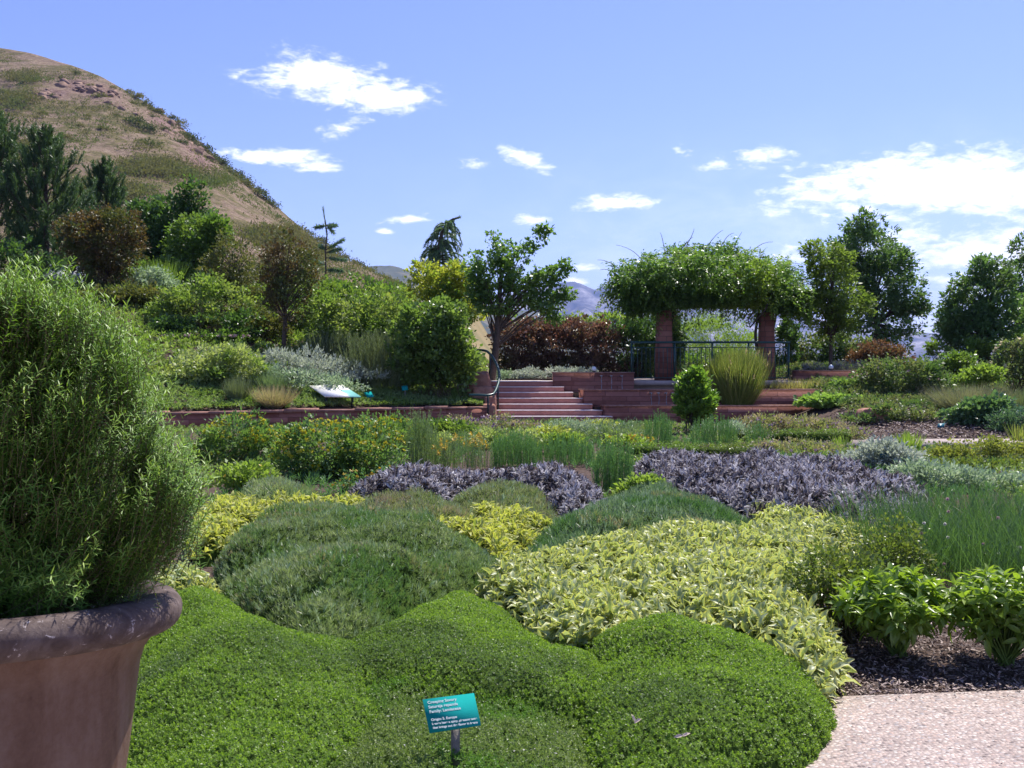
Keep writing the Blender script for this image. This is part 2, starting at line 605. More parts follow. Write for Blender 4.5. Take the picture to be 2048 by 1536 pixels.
def aggregate_mat():
    m, g, out = new_mat('exposed_aggregate')
    geo = g.n('ShaderNodeNewGeometry')
    vo = g.n('ShaderNodeTexVoronoi')
    vo.inputs['Scale'].default_value = 60.0
    vo.inputs['Randomness'].default_value = 1.0
    g.l(geo.outputs['Position'], vo.inputs['Vector'])
    s = g.n('ShaderNodeSeparateXYZ')
    g.l(vo.outputs['Color'], s.inputs[0])
    peb = g.ramp(s.outputs[0], [(0.0, (.13, .10, .10)), (.2, (.36, .28, .26)), (.45, (.52, .43, .39)), (.65, (.44, .31, .27)), (.8, (.62, .56, .52)), (1.0, (.30, .27, .29))])
    n1 = g.noise(geo.outputs['Position'], 2.0, 5.0, 0.6)
    n2 = g.noise(geo.outputs['Position'], 260.0, 2.0, 0.6)
    gap = g.smooth(vo.outputs['Distance'], .42, .62)
    col = g.mix(gap, peb, (.34, .27, .25))
    col = g.mix(1.0, col, g.ramp(n1, [(.3, (.80, .80, .78)), (.7, (1.04, 1.05, 1.03))]), 'MULTIPLY')
    col = g.mix(1.0, col, g.ramp(n2, [(.3, (.88, .88, .88)), (.7, (1.1, 1.1, 1.1))]), 'MULTIPLY')
    bs = g.n('ShaderNodeBsdfPrincipled')
    g.l(col, bs.inputs['Base Color'])
    bs.inputs['Roughness'].default_value = .7
    bs.inputs['Specular IOR Level'].default_value = .3
    b = g.n('ShaderNodeBump')
    b.inputs['Strength'].default_value = 1.0
    b.inputs['Distance'].default_value = .006
    b.invert = True
    g.l(vo.outputs['Distance'], b.inputs['Height'])
    g.l(b.outputs[0], bs.inputs['Normal'])
    g.l(bs.outputs[0], out.inputs['Surface'])
    return m


def hill_mat():
    m, g, out = new_mat('dry_grass_hillside')
    geo = g.n('ShaderNodeNewGeometry')
    mp = g.n('ShaderNodeMapping')
    mp.inputs['Scale'].default_value = (1, 1, 1.6)
    g.l(geo.outputs['Position'], mp.inputs['Vector'])
    n1 = g.noise(mp.outputs[0], .022, 6.0, .62, .6)
    n2 = g.noise(mp.outputs[0], .16, 6.0, .7, .4)
    n3 = g.noise(mp.outputs[0], .75, 8.0, .88)
    f = g.m('ADD', g.m('MULTIPLY', n1, .45), g.m('ADD', g.m('MULTIPLY', n2, .7), g.m('MULTIPLY', n3, .3)))
    dry = g.ramp(n3, [(.36, (.10, .068, .045)), (.5, (.235, .168, .115)), (.62, (.35, .27, .195))])
    olive = g.ramp(n3, [(.36, (.045, .046, .017)), (.5, (.125, .108, .044)), (.64, (.24, .195, .09))])
    col = g.mix(g.smooth(f, .68, .78), dry, olive)
    rock = g.ramp(n3, [(.36, (.07, .042, .036)), (.5, (.21, .13, .105)), (.64, (.40, .29, .245))])
    n4 = g.noise(mp.outputs[0], .035, 4.0, .6)
    at = g.n('ShaderNodeAttribute')
    at.attribute_name = 'rnd'          # where the rock crops out of the slope
    col = g.mix(g.m('MULTIPLY', at.outputs['Fac'], g.smooth(n2, .36, .46)), col, rock)
    bs = g.n('ShaderNodeBsdfPrincipled')
    g.l(col, bs.inputs['Base Color'])
    bs.inputs['Roughness'].default_value = .95
    bs.inputs['Specular IOR Level'].default_value = .1
    b = g.n('ShaderNodeBump')
    b.inputs['Strength'].default_value = .8
    b.inputs['Distance'].default_value = 1.2
    g.l(g.m('ADD', n2, g.m('MULTIPLY', n3, .5)), b.inputs['Height'])
    g.l(b.outputs[0], bs.inputs['Normal'])
    g.l(bs.outputs[0], out.inputs['Surface'])
    return m


def mountain_mat(name, a, b_, c, sc_):
    m, g, out = new_mat(name)
    geo = g.n('ShaderNodeNewGeometry')
    n1 = g.noise(geo.outputs['Position'], sc_, 8.0, .65, .5)
    col = g.ramp(n1, [(.32, a), (.5, b_), (.68, c)])
    bs = g.n('ShaderNodeBsdfPrincipled')
    g.l(col, bs.inputs['Base Color'])
    bs.inputs['Roughness'].default_value = 1.0
    bs.inputs['Specular IOR Level'].default_value = .05
    g.l(bs.outputs[0], out.inputs['Surface'])
    return m


M_GROUND, M_PATH, M_HILL = ground_mat(), aggregate_mat(), hill_mat()
M_MTN = mountain_mat('forested_rock_mountain', (.03, .04, .035), (.13, .12, .11), (.46, .43, .41), .0055)
M_FOOT = mountain_mat('scrub_covered_foothill', (.05, .065, .03), (.10, .105, .05), (.22, .18, .10), .012)


def pot_mats():
    # body
    m, g, out = new_mat('weathered_terracotta')
    geo = g.n('ShaderNodeNewGeometry')
    mp = g.n('ShaderNodeMapping')
    mp.inputs['Scale'].default_value = (1, 1, .25)
    g.l(geo.outputs['Position'], mp.inputs['Vector'])
    n1 = g.noise(mp.outputs[0], 6.0, 6.0, .62, .4)
    n2 = g.noise(geo.outputs['Position'], 60.0, 5.0, .7)
    f = g.m('ADD', g.m('MULTIPLY', n1, .8), g.m('MULTIPLY', n2, .22))
    col = g.ramp(f, [(.36, (.072, .032, .02)), (.47, (.115, .062, .042)), (.58, (.15, .094, .072)), (.70, (.185, .135, .11))])
    bs = g.n('ShaderNodeBsdfPrincipled')
    g.l(col, bs.inputs['Base Color'])
    bs.inputs['Roughness'].default_value = .6
    bs.inputs['Specular IOR Level'].default_value = .35
    b = g.n('ShaderNodeBump')
    b.inputs['Strength'].default_value = .35
    b.inputs['Distance'].default_value = .006
    g.l(n2, b.inputs['Height'])
    g.l(b.outputs[0], bs.inputs['Normal'])
    g.l(bs.outputs[0], out.inputs['Surface'])
    body = m
    # rim: greyer, with pale mineral crust
    m, g, out = new_mat('crusted_terracotta_rim')
    geo = g.n('ShaderNodeNewGeometry')
    n1 = g.noise(geo.outputs['Position'], 9.0, 6.0, .65, 1.2)
    n2 = g.noise(geo.outputs['Position'], 38.0, 6.0, .75, 1.0)
    col = g.ramp(n1, [(.35, (.06, .04, .034)), (.5, (.095, .068, .06)), (.66, (.145, .11, .098))])
    crust = g.smooth(n2, .585, .66)
    crust = g.m('MULTIPLY', crust, g.smooth(n1, .42, .58))
    col = g.mix(crust, col, (.62, .55, .53))
    bs = g.n('ShaderNodeBsdfPrincipled')
    g.l(col, bs.inputs['Base Color'])
    bs.inputs['Roughness'].default_value = .75
    bs.inputs['Specular IOR Level'].default_value = .2
    b = g.n('ShaderNodeBump')
    b.inputs['Strength'].default_value = .5
    b.inputs['Distance'].default_value = .008
    g.l(n2, b.inputs['Height'])
    g.l(b.outputs[0], bs.inputs['Normal'])
    g.l(bs.outputs[0], out.inputs['Surface'])
    return body, m


M_POT, M_RIM = pot_mats()

# foliage
L_ROSE = leafmat('rosemary_needles', [(.032, .072, .008), (.068, .145, .012), (.12, .215, .018), (.20, .285, .038)], .22, rough=.46, spec=.32)
L_SAVORY = leafmat('creeping_savory_leaves', [(.058, .116, .013), (.096, .172, .018), (.135, .22, .028), (.185, .26, .055)], .42, (1.2, 1.25, .4), .42, .45, hue=(.075, .125, .04), hscale=1.3, hrange=(.5, .66))
L_SAVORY_GREY = leafmat('greyer_savory_leaves', [(.05, .085, .02), (.085, .13, .03), (.13, .175, .055), (.22, .25, .13)], .36, (1.2, 1.3, .6), .42, .45, hue=(.07, .15, .015), hscale=1.4, hrange=(.5, .66))
L_THYME = leafmat('grey_green_thyme_leaves', [(.07, .10, .042), (.13, .165, .065), (.20, .23, .115), (.30, .31, .20)], .30, (1.1, 1.25, .7), .4, .5, hue=(.075, .14, .035), hscale=1.5, hrange=(.42, .62))
L_THYME2 = leafmat('dark_thyme_leaves', [(.045, .08, .045), (.075, .125, .065), (.13, .175, .11), (.22, .25, .18)], .30, (1.1, 1.25, .7), .4, .5, hue=(.055, .12, .03), hscale=1.5, hrange=(.45, .65))
L_THYME3 = leafmat('olive_thyme_leaves', [(.075, .105, .035), (.12, .15, .05), (.18, .19, .10), (.24, .20, .16)], .30, (1.1, 1.25, .7), .45, .4, hue=(.20, .14, .12), hscale=1.3, hrange=(.56, .72))
L_GOLD = leafmat('golden_sage_leaves', [(.115, .165, .05), (.17, .215, .08), (.25, .29, .17), (.16, .205, .07), (.32, .35, .24)], .32, (1.15, 1.2, .6), .42, .45, edge=(.62, .61, .22), edge_w=.60)
L_GOLD2 = leafmat('yellow_golden_sage_leaves', [(.14, .19, .04), (.21, .25, .055), (.30, .33, .09)], .35, (1.15, 1.2, .5), .5, .3, edge=(.62, .59, .20), edge_w=.56)
L_PURP = leafmat('purple_sage_leaves', [(.045, .038, .034), (.055, .045, .042), (.15, .13, .14), (.40, .385, .41), (.58, .57, .60), (.62, .62, .62)], .24, (1.0, .95, 1.0), .5, .4)  # the palest stops paint white glints of light on the leaves
L_RUE = leafmat('rue_leaves', [(.05, .10, .04), (.075, .14, .045), (.11, .18, .05)], .33, hue=(.10, .17, .03), hscale=2.0)
L_BLUE = leafmat('blue_green_leaves', [(.035, .075, .05), (.055, .11, .07), (.09, .15, .10)], .3)
L_STICK = leafmat('grey_green_stems', [(.085, .13, .07), (.12, .17, .09), (.16, .20, .12)], .25, hue=(.12, .18, .06))
L_STICK2 = leafmat('green_stems', [(.05, .12, .04), (.075, .16, .05), (.10, .20, .07)], .25)
L_BOX = leafmat('box_leaves', [(.05, .085, .015), (.09, .125, .022), (.15, .17, .03)], .3, rough=.35, spec=.5)
L_YBOX = leafmat('yellow_green_box_leaves', [(.10, .125, .025), (.15, .165, .035), (.21, .21, .055)], .33, rough=.42)
L_SILV = leafmat('silver_leaves', [(.32, .37, .31), (.46, .50, .44), (.60, .63, .58)], .25, (1.05, 1.1, .85), .55, .3)
L_SILVG = leafmat('silver_green_leaves', [(.12, .18, .11), (.19, .25, .16), (.30, .34, .27)], .28, (1.05, 1.15, .8), .45, .4)
L_ORE = leafmat('oregano_leaves', [(.11, .15, .05), (.15, .17, .07), (.22, .17, .13)], .3, hue=(.24, .19, .16), hscale=2.5, hrange=(.45, .62))
L_LIME = leafmat('lime_leaves', [(.09, .15, .025), (.135, .20, .03), (.19, .245, .05)], .38)
L_CHIVE = leafmat('chive_blades', [(.03, .07, .022), (.05, .105, .028), (.08, .15, .045)], .28, rough=.38, spec=.5)
L_BASIL = leafmat('pepper_plant_leaves', [(.085, .145, .014), (.125, .195, .02), (.17, .24, .028)], .40, (1.25, 1.3, .4), .32, .55)
L_PINE = leafmat('pine_needles', [(.026, .056, .021), (.046, .086, .031), (.075, .125, .044)], .2)
L_SPRUCE = leafmat('blue_spruce_needles', [(.055, .095, .06), (.09, .145, .09), (.13, .19, .12)], .25)
L_TREE = leafmat('stair_tree_leaves', [(.05, .10, .024), (.08, .145, .03), (.12, .195, .045)], .45, rough=.33, spec=.55)
L_DARK = leafmat('dark_broad_leaves', [(.025, .06, .018), (.042, .088, .022), (.07, .125, .03)], .34, rough=.33, spec=.55)
L_MID = leafmat('mid_green_leaves', [(.045, .095, .018), (.07, .13, .022), (.10, .17, .03)], .36, rough=.36, spec=.5, hue=(.10, .15, .025), hscale=.9)
L_ROUND = leafmat('round_shrub_leaves', [(.045, .09, .018), (.085, .145, .028), (.16, .225, .07)], .36, rough=.36, spec=.5, hue=(.10, .15, .03), hscale=1.1)
L_LIGHT = leafmat('light_green_leaves', [(.075, .13, .025), (.11, .17, .03), (.15, .215, .04)], .38, hue=(.14, .17, .05), hscale=.9)
L_BROWN = leafmat('bronze_leaves', [(.045, .045, .016), (.075, .062, .02), (.105, .062, .026), (.06, .07, .02)], .28, (1.15, 1.0, .5), hue=(.06, .085, .022), hscale=1.1)
L_OLIVEB = leafmat('olive_bronze_leaves', [(.045, .065, .02), (.075, .09, .025), (.11, .10, .035)], .33, (1.15, 1.15, .5))
L_PLUM = leafmat('purple_plum_leaves', [(.055, .036, .032), (.10, .06, .05), (.09, .07, .04), (.22, .165, .16)], .32, (1.3, .85, .65), rough=.33, spec=.6, hue=(.07, .085, .025), hscale=1.0, hrange=(.52, .68))
L_GOLDT = leafmat('golden_tree_leaves', [(.15, .18, .02), (.24, .25, .025), (.36, .35, .04)], .4, hue=(.09, .15, .025), hscale=.9, hrange=(.5, .64))
L_VINE = leafmat('wisteria_leaves', [(.035, .08, .02), (.065, .125, .025), (.11, .19, .04)], .38, rough=.38, hue=(.13, .19, .025), hscale=.45, hrange=(.48, .58))
L_LOCUST = leafmat('locust_leaves', [(.05, .10, .036), (.08, .15, .048), (.125, .20, .066)], .34, hue=(.055, .10, .025), hscale=.6)
L_YTREE = leafmat('yellowish_tree_leaves', [(.06, .10, .018), (.095, .14, .022), (.135, .18, .034)], .40)
L_FINE = leafmat('fine_bright_leaves', [(.09, .15, .02), (.13, .20, .025), (.17, .24, .03)], .4)
L_BROOM = leafmat('grey_green_broom', [(.075, .10, .05), (.10, .125, .06), (.13, .15, .08)], .25)
L_GRASSY = leafmat('ornamental_grass_blades', [(.075, .115, .018), (.12, .155, .026), (.17, .19, .042), (.20, .19, .07)], .38)
L_TAN = leafmat('tan_grass_blades', [(.18, .16, .07), (.28, .23, .10), (.35, .28, .13)], .3, hue=(.15, .18, .07), hscale=2.0)
L_HAZY = leafmat('hazy_grass_plumes', [(.10, .105, .075), (.15, .135, .115), (.10, .125, .06)], .28)
L_FEATH = leafmat('pinkish_grass_plumes', [(.20, .16, .11), (.26, .19, .15), (.17, .17, .08)], .3)
L_BAY = leafmat('bay_leaves', [(.05, .11, .014), (.085, .16, .018), (.17, .25, .03)], .36, rough=.3, spec=.6)
L_ROSEF = leafmat('rose_shrub_leaves', [(.05, .085, .03), (.08, .115, .04), (.12, .135, .06), (.15, .11, .07)], .33, hue=(.06, .11, .035), hscale=1.1)
L_RED = leafmat('russet_leaves', [(.07, .06, .03), (.13, .068, .042), (.10, .10, .04)], .28, (1.15, .95, .55))
L_STRAW = leafmat('strawberry_leaves', [(.09, .165, .035), (.14, .22, .05), (.22, .29, .09)], .33, rough=.35, spec=.5)
L_BERG = leafmat('leathery_leaves', [(.045, .095, .04), (.075, .14, .06), (.12, .19, .085)], .28, rough=.3, spec=.6)
L_PALE = leafmat('pale_variegated_leaves', [(.13, .18, .055), (.19, .23, .08), (.27, .29, .15), (.15, .20, .05)], .34, hue=(.10, .16, .03), hscale=1.4)
L_COVER = leafmat('ground_cover_leaves', [(.09, .145, .045), (.13, .185, .06), (.18, .225, .09)], .33, hue=(.11, .17, .03), hscale=1.0)
L_LAV = leafmat('lavender_spikes', [(.13, .12, .15), (.18, .16, .18), (.12, .14, .08)], .25)
L_SCRUB = leafmat('hillside_scrub_leaves', [(.035, .05, .018), (.052, .068, .024), (.075, .09, .034)], .2, rough=.9, spec=.05, hue=(.13, .12, .045), hscale=.05)
L_SCRUBG = leafmat('olive_scrub_leaves', [(.075, .08, .028), (.11, .105, .038), (.15, .13, .055)], .2, rough=.9, spec=.05, hue=(.085, .11, .03), hscale=.05)
P_YEL = leafmat('yellow_petals', [(.44, .45, .03), (.60, .56, .05)], .3, (1.1, 1.0, .6))
P_WHITE = leafmat('white_petals', [(.75, .72, .70), (.8, .78, .74)], .3, (1, 1, 1))
P_CREAM = leafmat('cream_petals', [(.72, .60, .36), (.78, .70, .50)], .3, (1, 1, .9))
P_PINK = leafmat('pale_pink_petals', [(.50, .34, .38), (.62, .48, .50)], .3, (1, .9, .95))
P_MAUVE = leafmat('mauve_petals', [(.34, .24, .32), (.44, .34, .42)], .3, (1, .9, 1))
P_ORANGE = leafmat('orange_petals', [(.50, .34, .04), (.60, .45, .06)], .3, (1.1, 1.0, .6))
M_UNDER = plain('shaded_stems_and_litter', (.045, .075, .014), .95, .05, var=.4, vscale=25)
M_UNDERP = plain('purple_sage_under_shade', (.04, .035, .04), .95, .05, var=.4, vscale=25)  # dark sheet under purple sage leaves, shade put into its colour


# ------------------------------------------------------------------ setting: ground, path, banks, hill, mountains, haze
def wall_y(x):
    """front line of the left retaining wall, metres: runs from the stairs foot forward to the left"""
    return 28.0 + (x + 0.62) * 0.46 if np.isscalar(x) else 28.0 + (np.asarray(x) + 0.62) * 0.46


def bank_z(x, y):
    """left planted bank above the wall"""
    x, y = np.asarray(x, float), np.asarray(y, float)
    d = np.maximum(y - wall_y(np.minimum(x, -.62)) - .3, 0)
    t = np.clip((-1.0 - x) / 5.0, 0, 1)
    sl = .07 + .21 * t
    z = .40 + np.minimum(d, 13.0) * sl + np.maximum(d - 13.0, 0) * (.045 * t)
    return z


def right_z(x, y):
    """right planted slope"""
    x, y = np.asarray(x, float), np.asarray(y, float)
    t = np.clip((x - 7.2) / 1.6, 0, 1)
    t = t * t * (3 - 2 * t)
    yy = np.clip(y - 21.9, 0, 14)
    return t * (yy * .115)


def grid(x0, x1, nx, y0, y1, ny, fn):
    xs, ys = np.linspace(x0, x1, nx), np.linspace(y0, y1, ny)
    X, Y = np.meshgrid(xs, ys)
    Z = fn(X.ravel(), Y.ravel())
    V = np.stack([X.ravel(), Y.ravel(), Z], 1)
    idx = np.arange(nx * ny).reshape(ny, nx)
    q = np.stack([idx[:-1, :-1], idx[:-1, 1:], idx[1:, 1:], idx[1:, :-1]], -1).reshape(-1, 4)
    return V, q


# one sheet to the horizon: fine near, coarse far
xs = np.concatenate([-np.geomspace(9000, 60, 18), np.linspace(-55, 55, 56), np.geomspace(60, 9000, 18)])
ys = np.concatenate([[-400, -100, -30], np.linspace(-10, 60, 60), np.geomspace(66, 9500, 34)])
X, Y = np.meshgrid(xs, ys)
Zg = right_z(X.ravel(), Y.ravel()) * np.where(Y.ravel() > 70, .5, 1) - 0.012
Zg = Zg - np.clip((Y.ravel() - 60) / 400, 0, 1) * 6
mb = MB()
idx = np.arange(len(xs) * len(ys)).reshape(len(ys), len(xs))
mb.add(np.stack([X.ravel(), Y.ravel(), Zg], 1), [np.stack([idx[:-1, :-1], idx[:-1, 1:], idx[1:, 1:], idx[1:, :-1]], -1).reshape(-1, 4)])
tag(mb.build('ground', M_GROUND, smooth=True), 'dark bark mulch and soil ground of the garden', 'ground', kind='structure')

mb = MB()
mb.prism([(-9, -8), (9, -8), (9, 5.13), (3.0, 5.06), (0, 4.75), (-3, 4.3), (-9, 3.6)], -.10, .028)
tag(mb.build('path', M_PATH), 'pale pinkish exposed pebble path in the near corner', 'path', kind='structure')
mb = MB()
mb.prism([(5.4, 19.9), (14.5, 20.1), (14.5, 21.6), (9.5, 21.5), (5.4, 21.3)], -.08, .03)
tag(mb.build('path', M_PATH), 'strip of pale path crossing beyond the herb beds', 'path', kind='structure')

V, q = grid(-60, -0.72, 90, 0, 1, 70, lambda x, y: x * 0)
Yw = wall_y(np.minimum(V[:, 0], -.62)) + .18
Yy = Yw + (165 - Yw) * V[:, 1] ** 2.2
V[:, 1] = Yy
V[:, 2] = bank_z(V[:, 0], Yy) + .05 * (fbm(np.stack([V[:, 0], Yy, Yy * 0], 1) * .8, 5) - .5)
V[:, 2] = np.where(V[:, 0] > -.75, -.05, V[:, 2])
mb = MB()
mb.add(V, [q])
tag(mb.build('bank', M_GROUND, smooth=True), 'planted soil bank rising behind the left stone wall', 'bank', kind='structure')

# the hill on the left: crest line, run down to its foot, and a back slope
SIL = np.array([(-900, -10), (-400, 40), (-150, 75), (0, 98), (60, 108), (150, 135), (210, 158), (260, 186), (320, 222), (360, 252), (400, 285), (430, 312),
                (470, 345), (510, 378), (560, 418), (610, 462), (660, 500), (720, 533), (770, 560), (830, 594), (880, 640), (930, 700), (990, 740)], float)


def hill_pt(px, v):
    """px: crest column in the picture, v: 0 foot .. 1 crest .. 2 far side"""
    px, v = np.asarray(px, float), np.asarray(v, float)
    row = np.interp(px, SIL[:, 0], SIL[:, 1])
    Yc = 390 - .17 * np.clip(px, -900, 1100)
    Yb = 150.0
    zc = EYE + (724 - row) / F * Yc
    zb = np.interp(px, [-900, 500, 990], [9.5, 6.5, 0.0])
    vf = np.clip(v, 0, 1)
    vb = np.clip(v - 1, 0, 1)
    Yy = Yb + (Yc - Yb) * vf + vb * 160
    z = zb + (zc - zb) * vf - vb * (zc + 6)
    x = (px - 1024) / F * Yc * (1 - .10 * (1 - vf)) * (Yb / Yc * (1 - vf) * .9 + vf + (1 - vf) * .1)
    return np.stack([x, Yy, z], -1)


nu, nv = 230, 120
U, Vv = np.meshgrid(np.linspace(-900, 990, nu), np.concatenate([np.linspace(0, 1, 90), np.linspace(1.02, 2, nv - 90)]))
HV = hill_pt(U.ravel(), Vv.ravel())
amp = np.sin(np.clip(Vv.ravel(), 0, 1) * np.pi) ** .6
HV[:, 2] += amp * 13 * (fbm(HV * .012, 3, 4) - .5) + (.22 + amp) * 3.4 * (fbm(HV * .06, 9, 4) - .5)


def rockmask(px, row):
    r = np.zeros(len(px))
    for cx, cy_, a, b, th in ((400, 318, 62, 26, .7), (180, 182, 95, 24, .28), (330, 250, 50, 18, .6), (110, 190, 60, 14, 0)):
        dx, dy = px - cx, row - cy_
        u = (dx * math.cos(th) + dy * math.sin(th)) / a
        w = (-dx * math.sin(th) + dy * math.cos(th)) / b
        r = np.maximum(r, np.clip(1.5 - 1.3 * np.sqrt(u * u + w * w), 0, 1))
    return r


hpx = 1024 + HV[:, 0] / HV[:, 1] * F
hrow = 724 - (HV[:, 2] - EYE) / HV[:, 1] * F
rk = rockmask(hpx, hrow) * (Vv.ravel() <= 1.0)
HV[:, 2] += rk * 3.0 * (fbm(HV * .22, 17, 3) - .45)
mb = MB()
idx = np.arange(nu * nv).reshape(nv, nu)
mb.add(HV, [np.stack([idx[:-1, :-1], idx[:-1, 1:], idx[1:, 1:], idx[1:, :-1]], -1).reshape(-1, 4)], rnd=rk)
tag(mb.build('hill', M_HILL, smooth=True), 'steep tan dry grass hill rising at the left', 'hill', kind='structure')


def mountain(name, sil, Yc, depth, mat, amp_, seed, label, nu=260, nv=60, fq=.004):
    sil = np.array(sil, float)
    U, Vv = np.meshgrid(np.linspace(sil[0, 0], sil[-1, 0], nu), np.linspace(0, 1.6, nv))
    u, v = U.ravel(), Vv.ravel()
    row = np.interp(u, sil[:, 0], sil[:, 1])
    x = (u - 1024) / F * Yc
    zc = (724 - row) / F * Yc
    y = Yc + (v - 1) * depth
    f = np.where(v <= 1, v ** 1.25, np.maximum(1 - (v - 1) * 1.8, -.1))
    z = zc * f
    p = np.stack([x, y, z * 0], 1)
    rid = 1 - np.abs(2 * fbm(p * fq, seed, 5) - 1)
    z = z + amp_ * (rid - .8) * np.clip(v, 0, 1) ** .5 * np.clip(1.35 - v, .0, 1) * 2
    m_ = MB()
    ii = np.arange(nu * nv).reshape(nv, nu)
    m_.add(np.stack([x, y, z - 8], 1), [np.stack([ii[:-1, :-1], ii[:-1, 1:], ii[1:, 1:], ii[1:, :-1]], -1).reshape(-1, 4)])
    return tag(m_.build(name, mat, smooth=False), label, 'mountain', kind='structure')


mountain('mountains', [(560, 690), (800, 650), (960, 600), (1060, 575), (1120, 560), (1150, 556), (1185, 572), (1215, 560), (1260, 566), (1330, 590), (1420, 606),
                       (1480, 622), (1560, 618), (1640, 640), (1760, 650), (1850, 668), (1950, 660), (2100, 668), (2400, 690), (2900, 705)],
         6800, 2600, M_MTN, 120, 21, 'hazy blue mountain range far behind the pergola', fq=.0016)
mountain('mountain', [(500, 650), (600, 590), (700, 540), (745, 528), (780, 521), (800, 523), (830, 533), (900, 575), (1000, 640), (1100, 690)],
         3000, 1100, M_FOOT, 45, 31, 'blue green conical mountain beyond the foot of the hill', nu=160, fq=.0035)
mountain('foothills', [(820, 700), (900, 650), (980, 622), (1040, 612), (1100, 622), (1180, 640), (1260, 652), (1330, 668), (1420, 690), (1560, 712)],
         3600, 1200, M_FOOT, 30, 41, 'dark green foothill in front of the far mountains', nu=160, fq=.0035)


def build_haze():
    m, g, out = new_mat('pale_air')
    pv = g.n('ShaderNodeVolumePrincipled')
    pv.inputs['Color'].default_value = (.30, .45, 1.0, 1)
    pv.inputs['Density'].default_value = HAZE
    pv.inputs['Anisotropy'].default_value = 0.35
    g.l(pv.outputs[0], out.inputs['Volume'])
    mb = MB()
    mb.box((-9800, -900, -60), (9800, 10500, 720))
    o = mb.build('haze', m)
    tag(o, 'pale blue air between the garden and the mountains', 'haze', kind='stuff')


HAZE = 0.000085
if HAZE > 0:
    build_haze()

# ------------------------------------------------------------------ stairs, walls, patio
ZT = 1.05            # upper terrace level
NS = 7
RISE = ZT / NS
Y0, Y1 = 28.0, 30.25


def diag_x(y):       # slanted right edge of the stairs
    return 2.62 + (1.18 - 2.62) * (y - Y0) / (Y1 - Y0)


st = thing('stairs', 'broad flight of red steps with sunlit treads climbing to the pergola terrace', 'stairs', (0.7, Y0, 0))
for k in range(NS):
    y = Y0 + (Y1 - Y0) * k / (NS - 1)
    mb = MB()
    xl = -.58 + .04 * math.sin(k * 1.7)
    ye = y + .75 if k < NS - 1 else y + 1.2
    nx = 24
    # front edge very slightly uneven, as worn stone
    fx = np.linspace(xl, diag_x(y) + .06, nx)
    fy = y + .012 * np.sin(fx * 2.1 + k) - .02
    poly = [(a, b) for a, b in zip(fx, fy)] + [(diag_x(y) + .06, ye), (xl, ye)]
    mb.prism(poly, k * RISE - (.02 if k == 0 else .0), (k + 1) * RISE - .022)
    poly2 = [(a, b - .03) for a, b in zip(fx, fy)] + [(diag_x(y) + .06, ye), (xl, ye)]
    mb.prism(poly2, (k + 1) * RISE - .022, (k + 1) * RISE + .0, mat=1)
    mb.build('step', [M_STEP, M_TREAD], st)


def wall_thing(label, poly, z0, z1, cap=.035, over=.02, cap_mat=None, mat=None):
    c = np.mean(np.array(poly), 0)
    w = thing('stone_wall', label, 'wall', (c[0], c[1], z0))
    mb = MB()
    mb.prism(poly, z0 - .05, z1 - cap)
    mb.build('stonework', mat or M_STONE, w)
    mb = MB()
    pc = np.array(poly)
    d = pc - c
    pc = pc + np.sign(d) * over
    mb.prism([tuple(p) for p in pc], z1 - cap, z1)
    mb.build('coping', cap_mat or M_CAP, w)
    return w


WY = [28.15, 29.0, 30.1]     # front faces of the three tiers
# lowest tier
xr1 = P(1617, 811, 28.15)[0] + 1.6
wall_thing('lowest red sandstone terrace wall behind the round bay shrub', [(diag_x(28.15) + .08, 28.15), (xr1, 28.15), (xr1, 28.45), (diag_x(28.45) + .08, 28.45)], 0, .44)
xr2 = P(1685, 780, 29.0)[0] + 1.8
wall_thing('middle red sandstone terrace wall with four small water spouts', [(diag_x(29.0) + .08, 29.0), (xr2, 29.0), (xr2, 29.3), (diag_x(29.3) + .08, 29.3)], 0, .85)
xa, xb = P(1106, 745, 30.1)[0], P(1268, 745, 30.1)[0]
wall_thing('short upper sandstone wall right of the stair top with three water spouts', [(xa, 30.1), (xb, 30.1), (xb, 30.5), (xa, 30.5)], .5, 1.31)
xc, xd = P(1592, 743, 30.6)[0], P(1745, 743, 30.6)[0]
wall_thing('upper right sandstone wall in front of the thin young tree', [(xc, 30.6), (xd + 1.5, 30.6), (xd + 1.5, 31.0), (xc, 31.0)], .4, 1.36)
# soil and water shelves between the tiers
mb = MB()
mb.prism([(diag_x(28.45) + .1, 28.452), (xr2, 28.452), (xr2, 28.998), (diag_x(28.99) + .1, 28.998)], 0, .36)
tag(mb.build('terrace_soil', M_SOIL), 'planting soil behind the lowest terrace wall', 'soil', kind='structure')
mb = MB()
mb.prism([(diag_x(29.3) + .1, 29.302), (xr2, 29.302), (xr2, 30.2), (diag_x(30.09) + .1, 30.098)], 0, .74)
tag(mb.build('terrace_soil', M_SOIL), 'planting soil behind the middle terrace wall', 'soil', kind='structure')
# patio slab with a pale edge
xe = P(1590, 770, 30.2)[0]
mb = MB()
mb.prism([(xb - .55, 30.22), (xe, 30.22), (xe, 30.55), (xb - .55, 30.55)], .93, ZT + .01)
tag(mb.build('patio_edge', M_PATIO), 'pale concrete lip of the pergola patio', 'patio', kind='structure')
mb = MB()
mb.prism([(-1.6, 30.56), (14.5, 30.56), (14.5, 43), (-1.6, 43)], .7, ZT - .004)
tag(mb.build('terrace', M_PATIO), 'raised terrace paving under the pergola', 'terrace', kind='structure')
# soil strip for the silver plants at the stair head
mb = MB()
mb.prism([(-.2, 31.5), (3.4, 31.3), (3.4, 34), (-.2, 34)], ZT - .05, ZT + .05)
tag(mb.build('planting_soil', M_SOIL), 'soil of the planting strip at the stair head', 'soil', kind='structure')

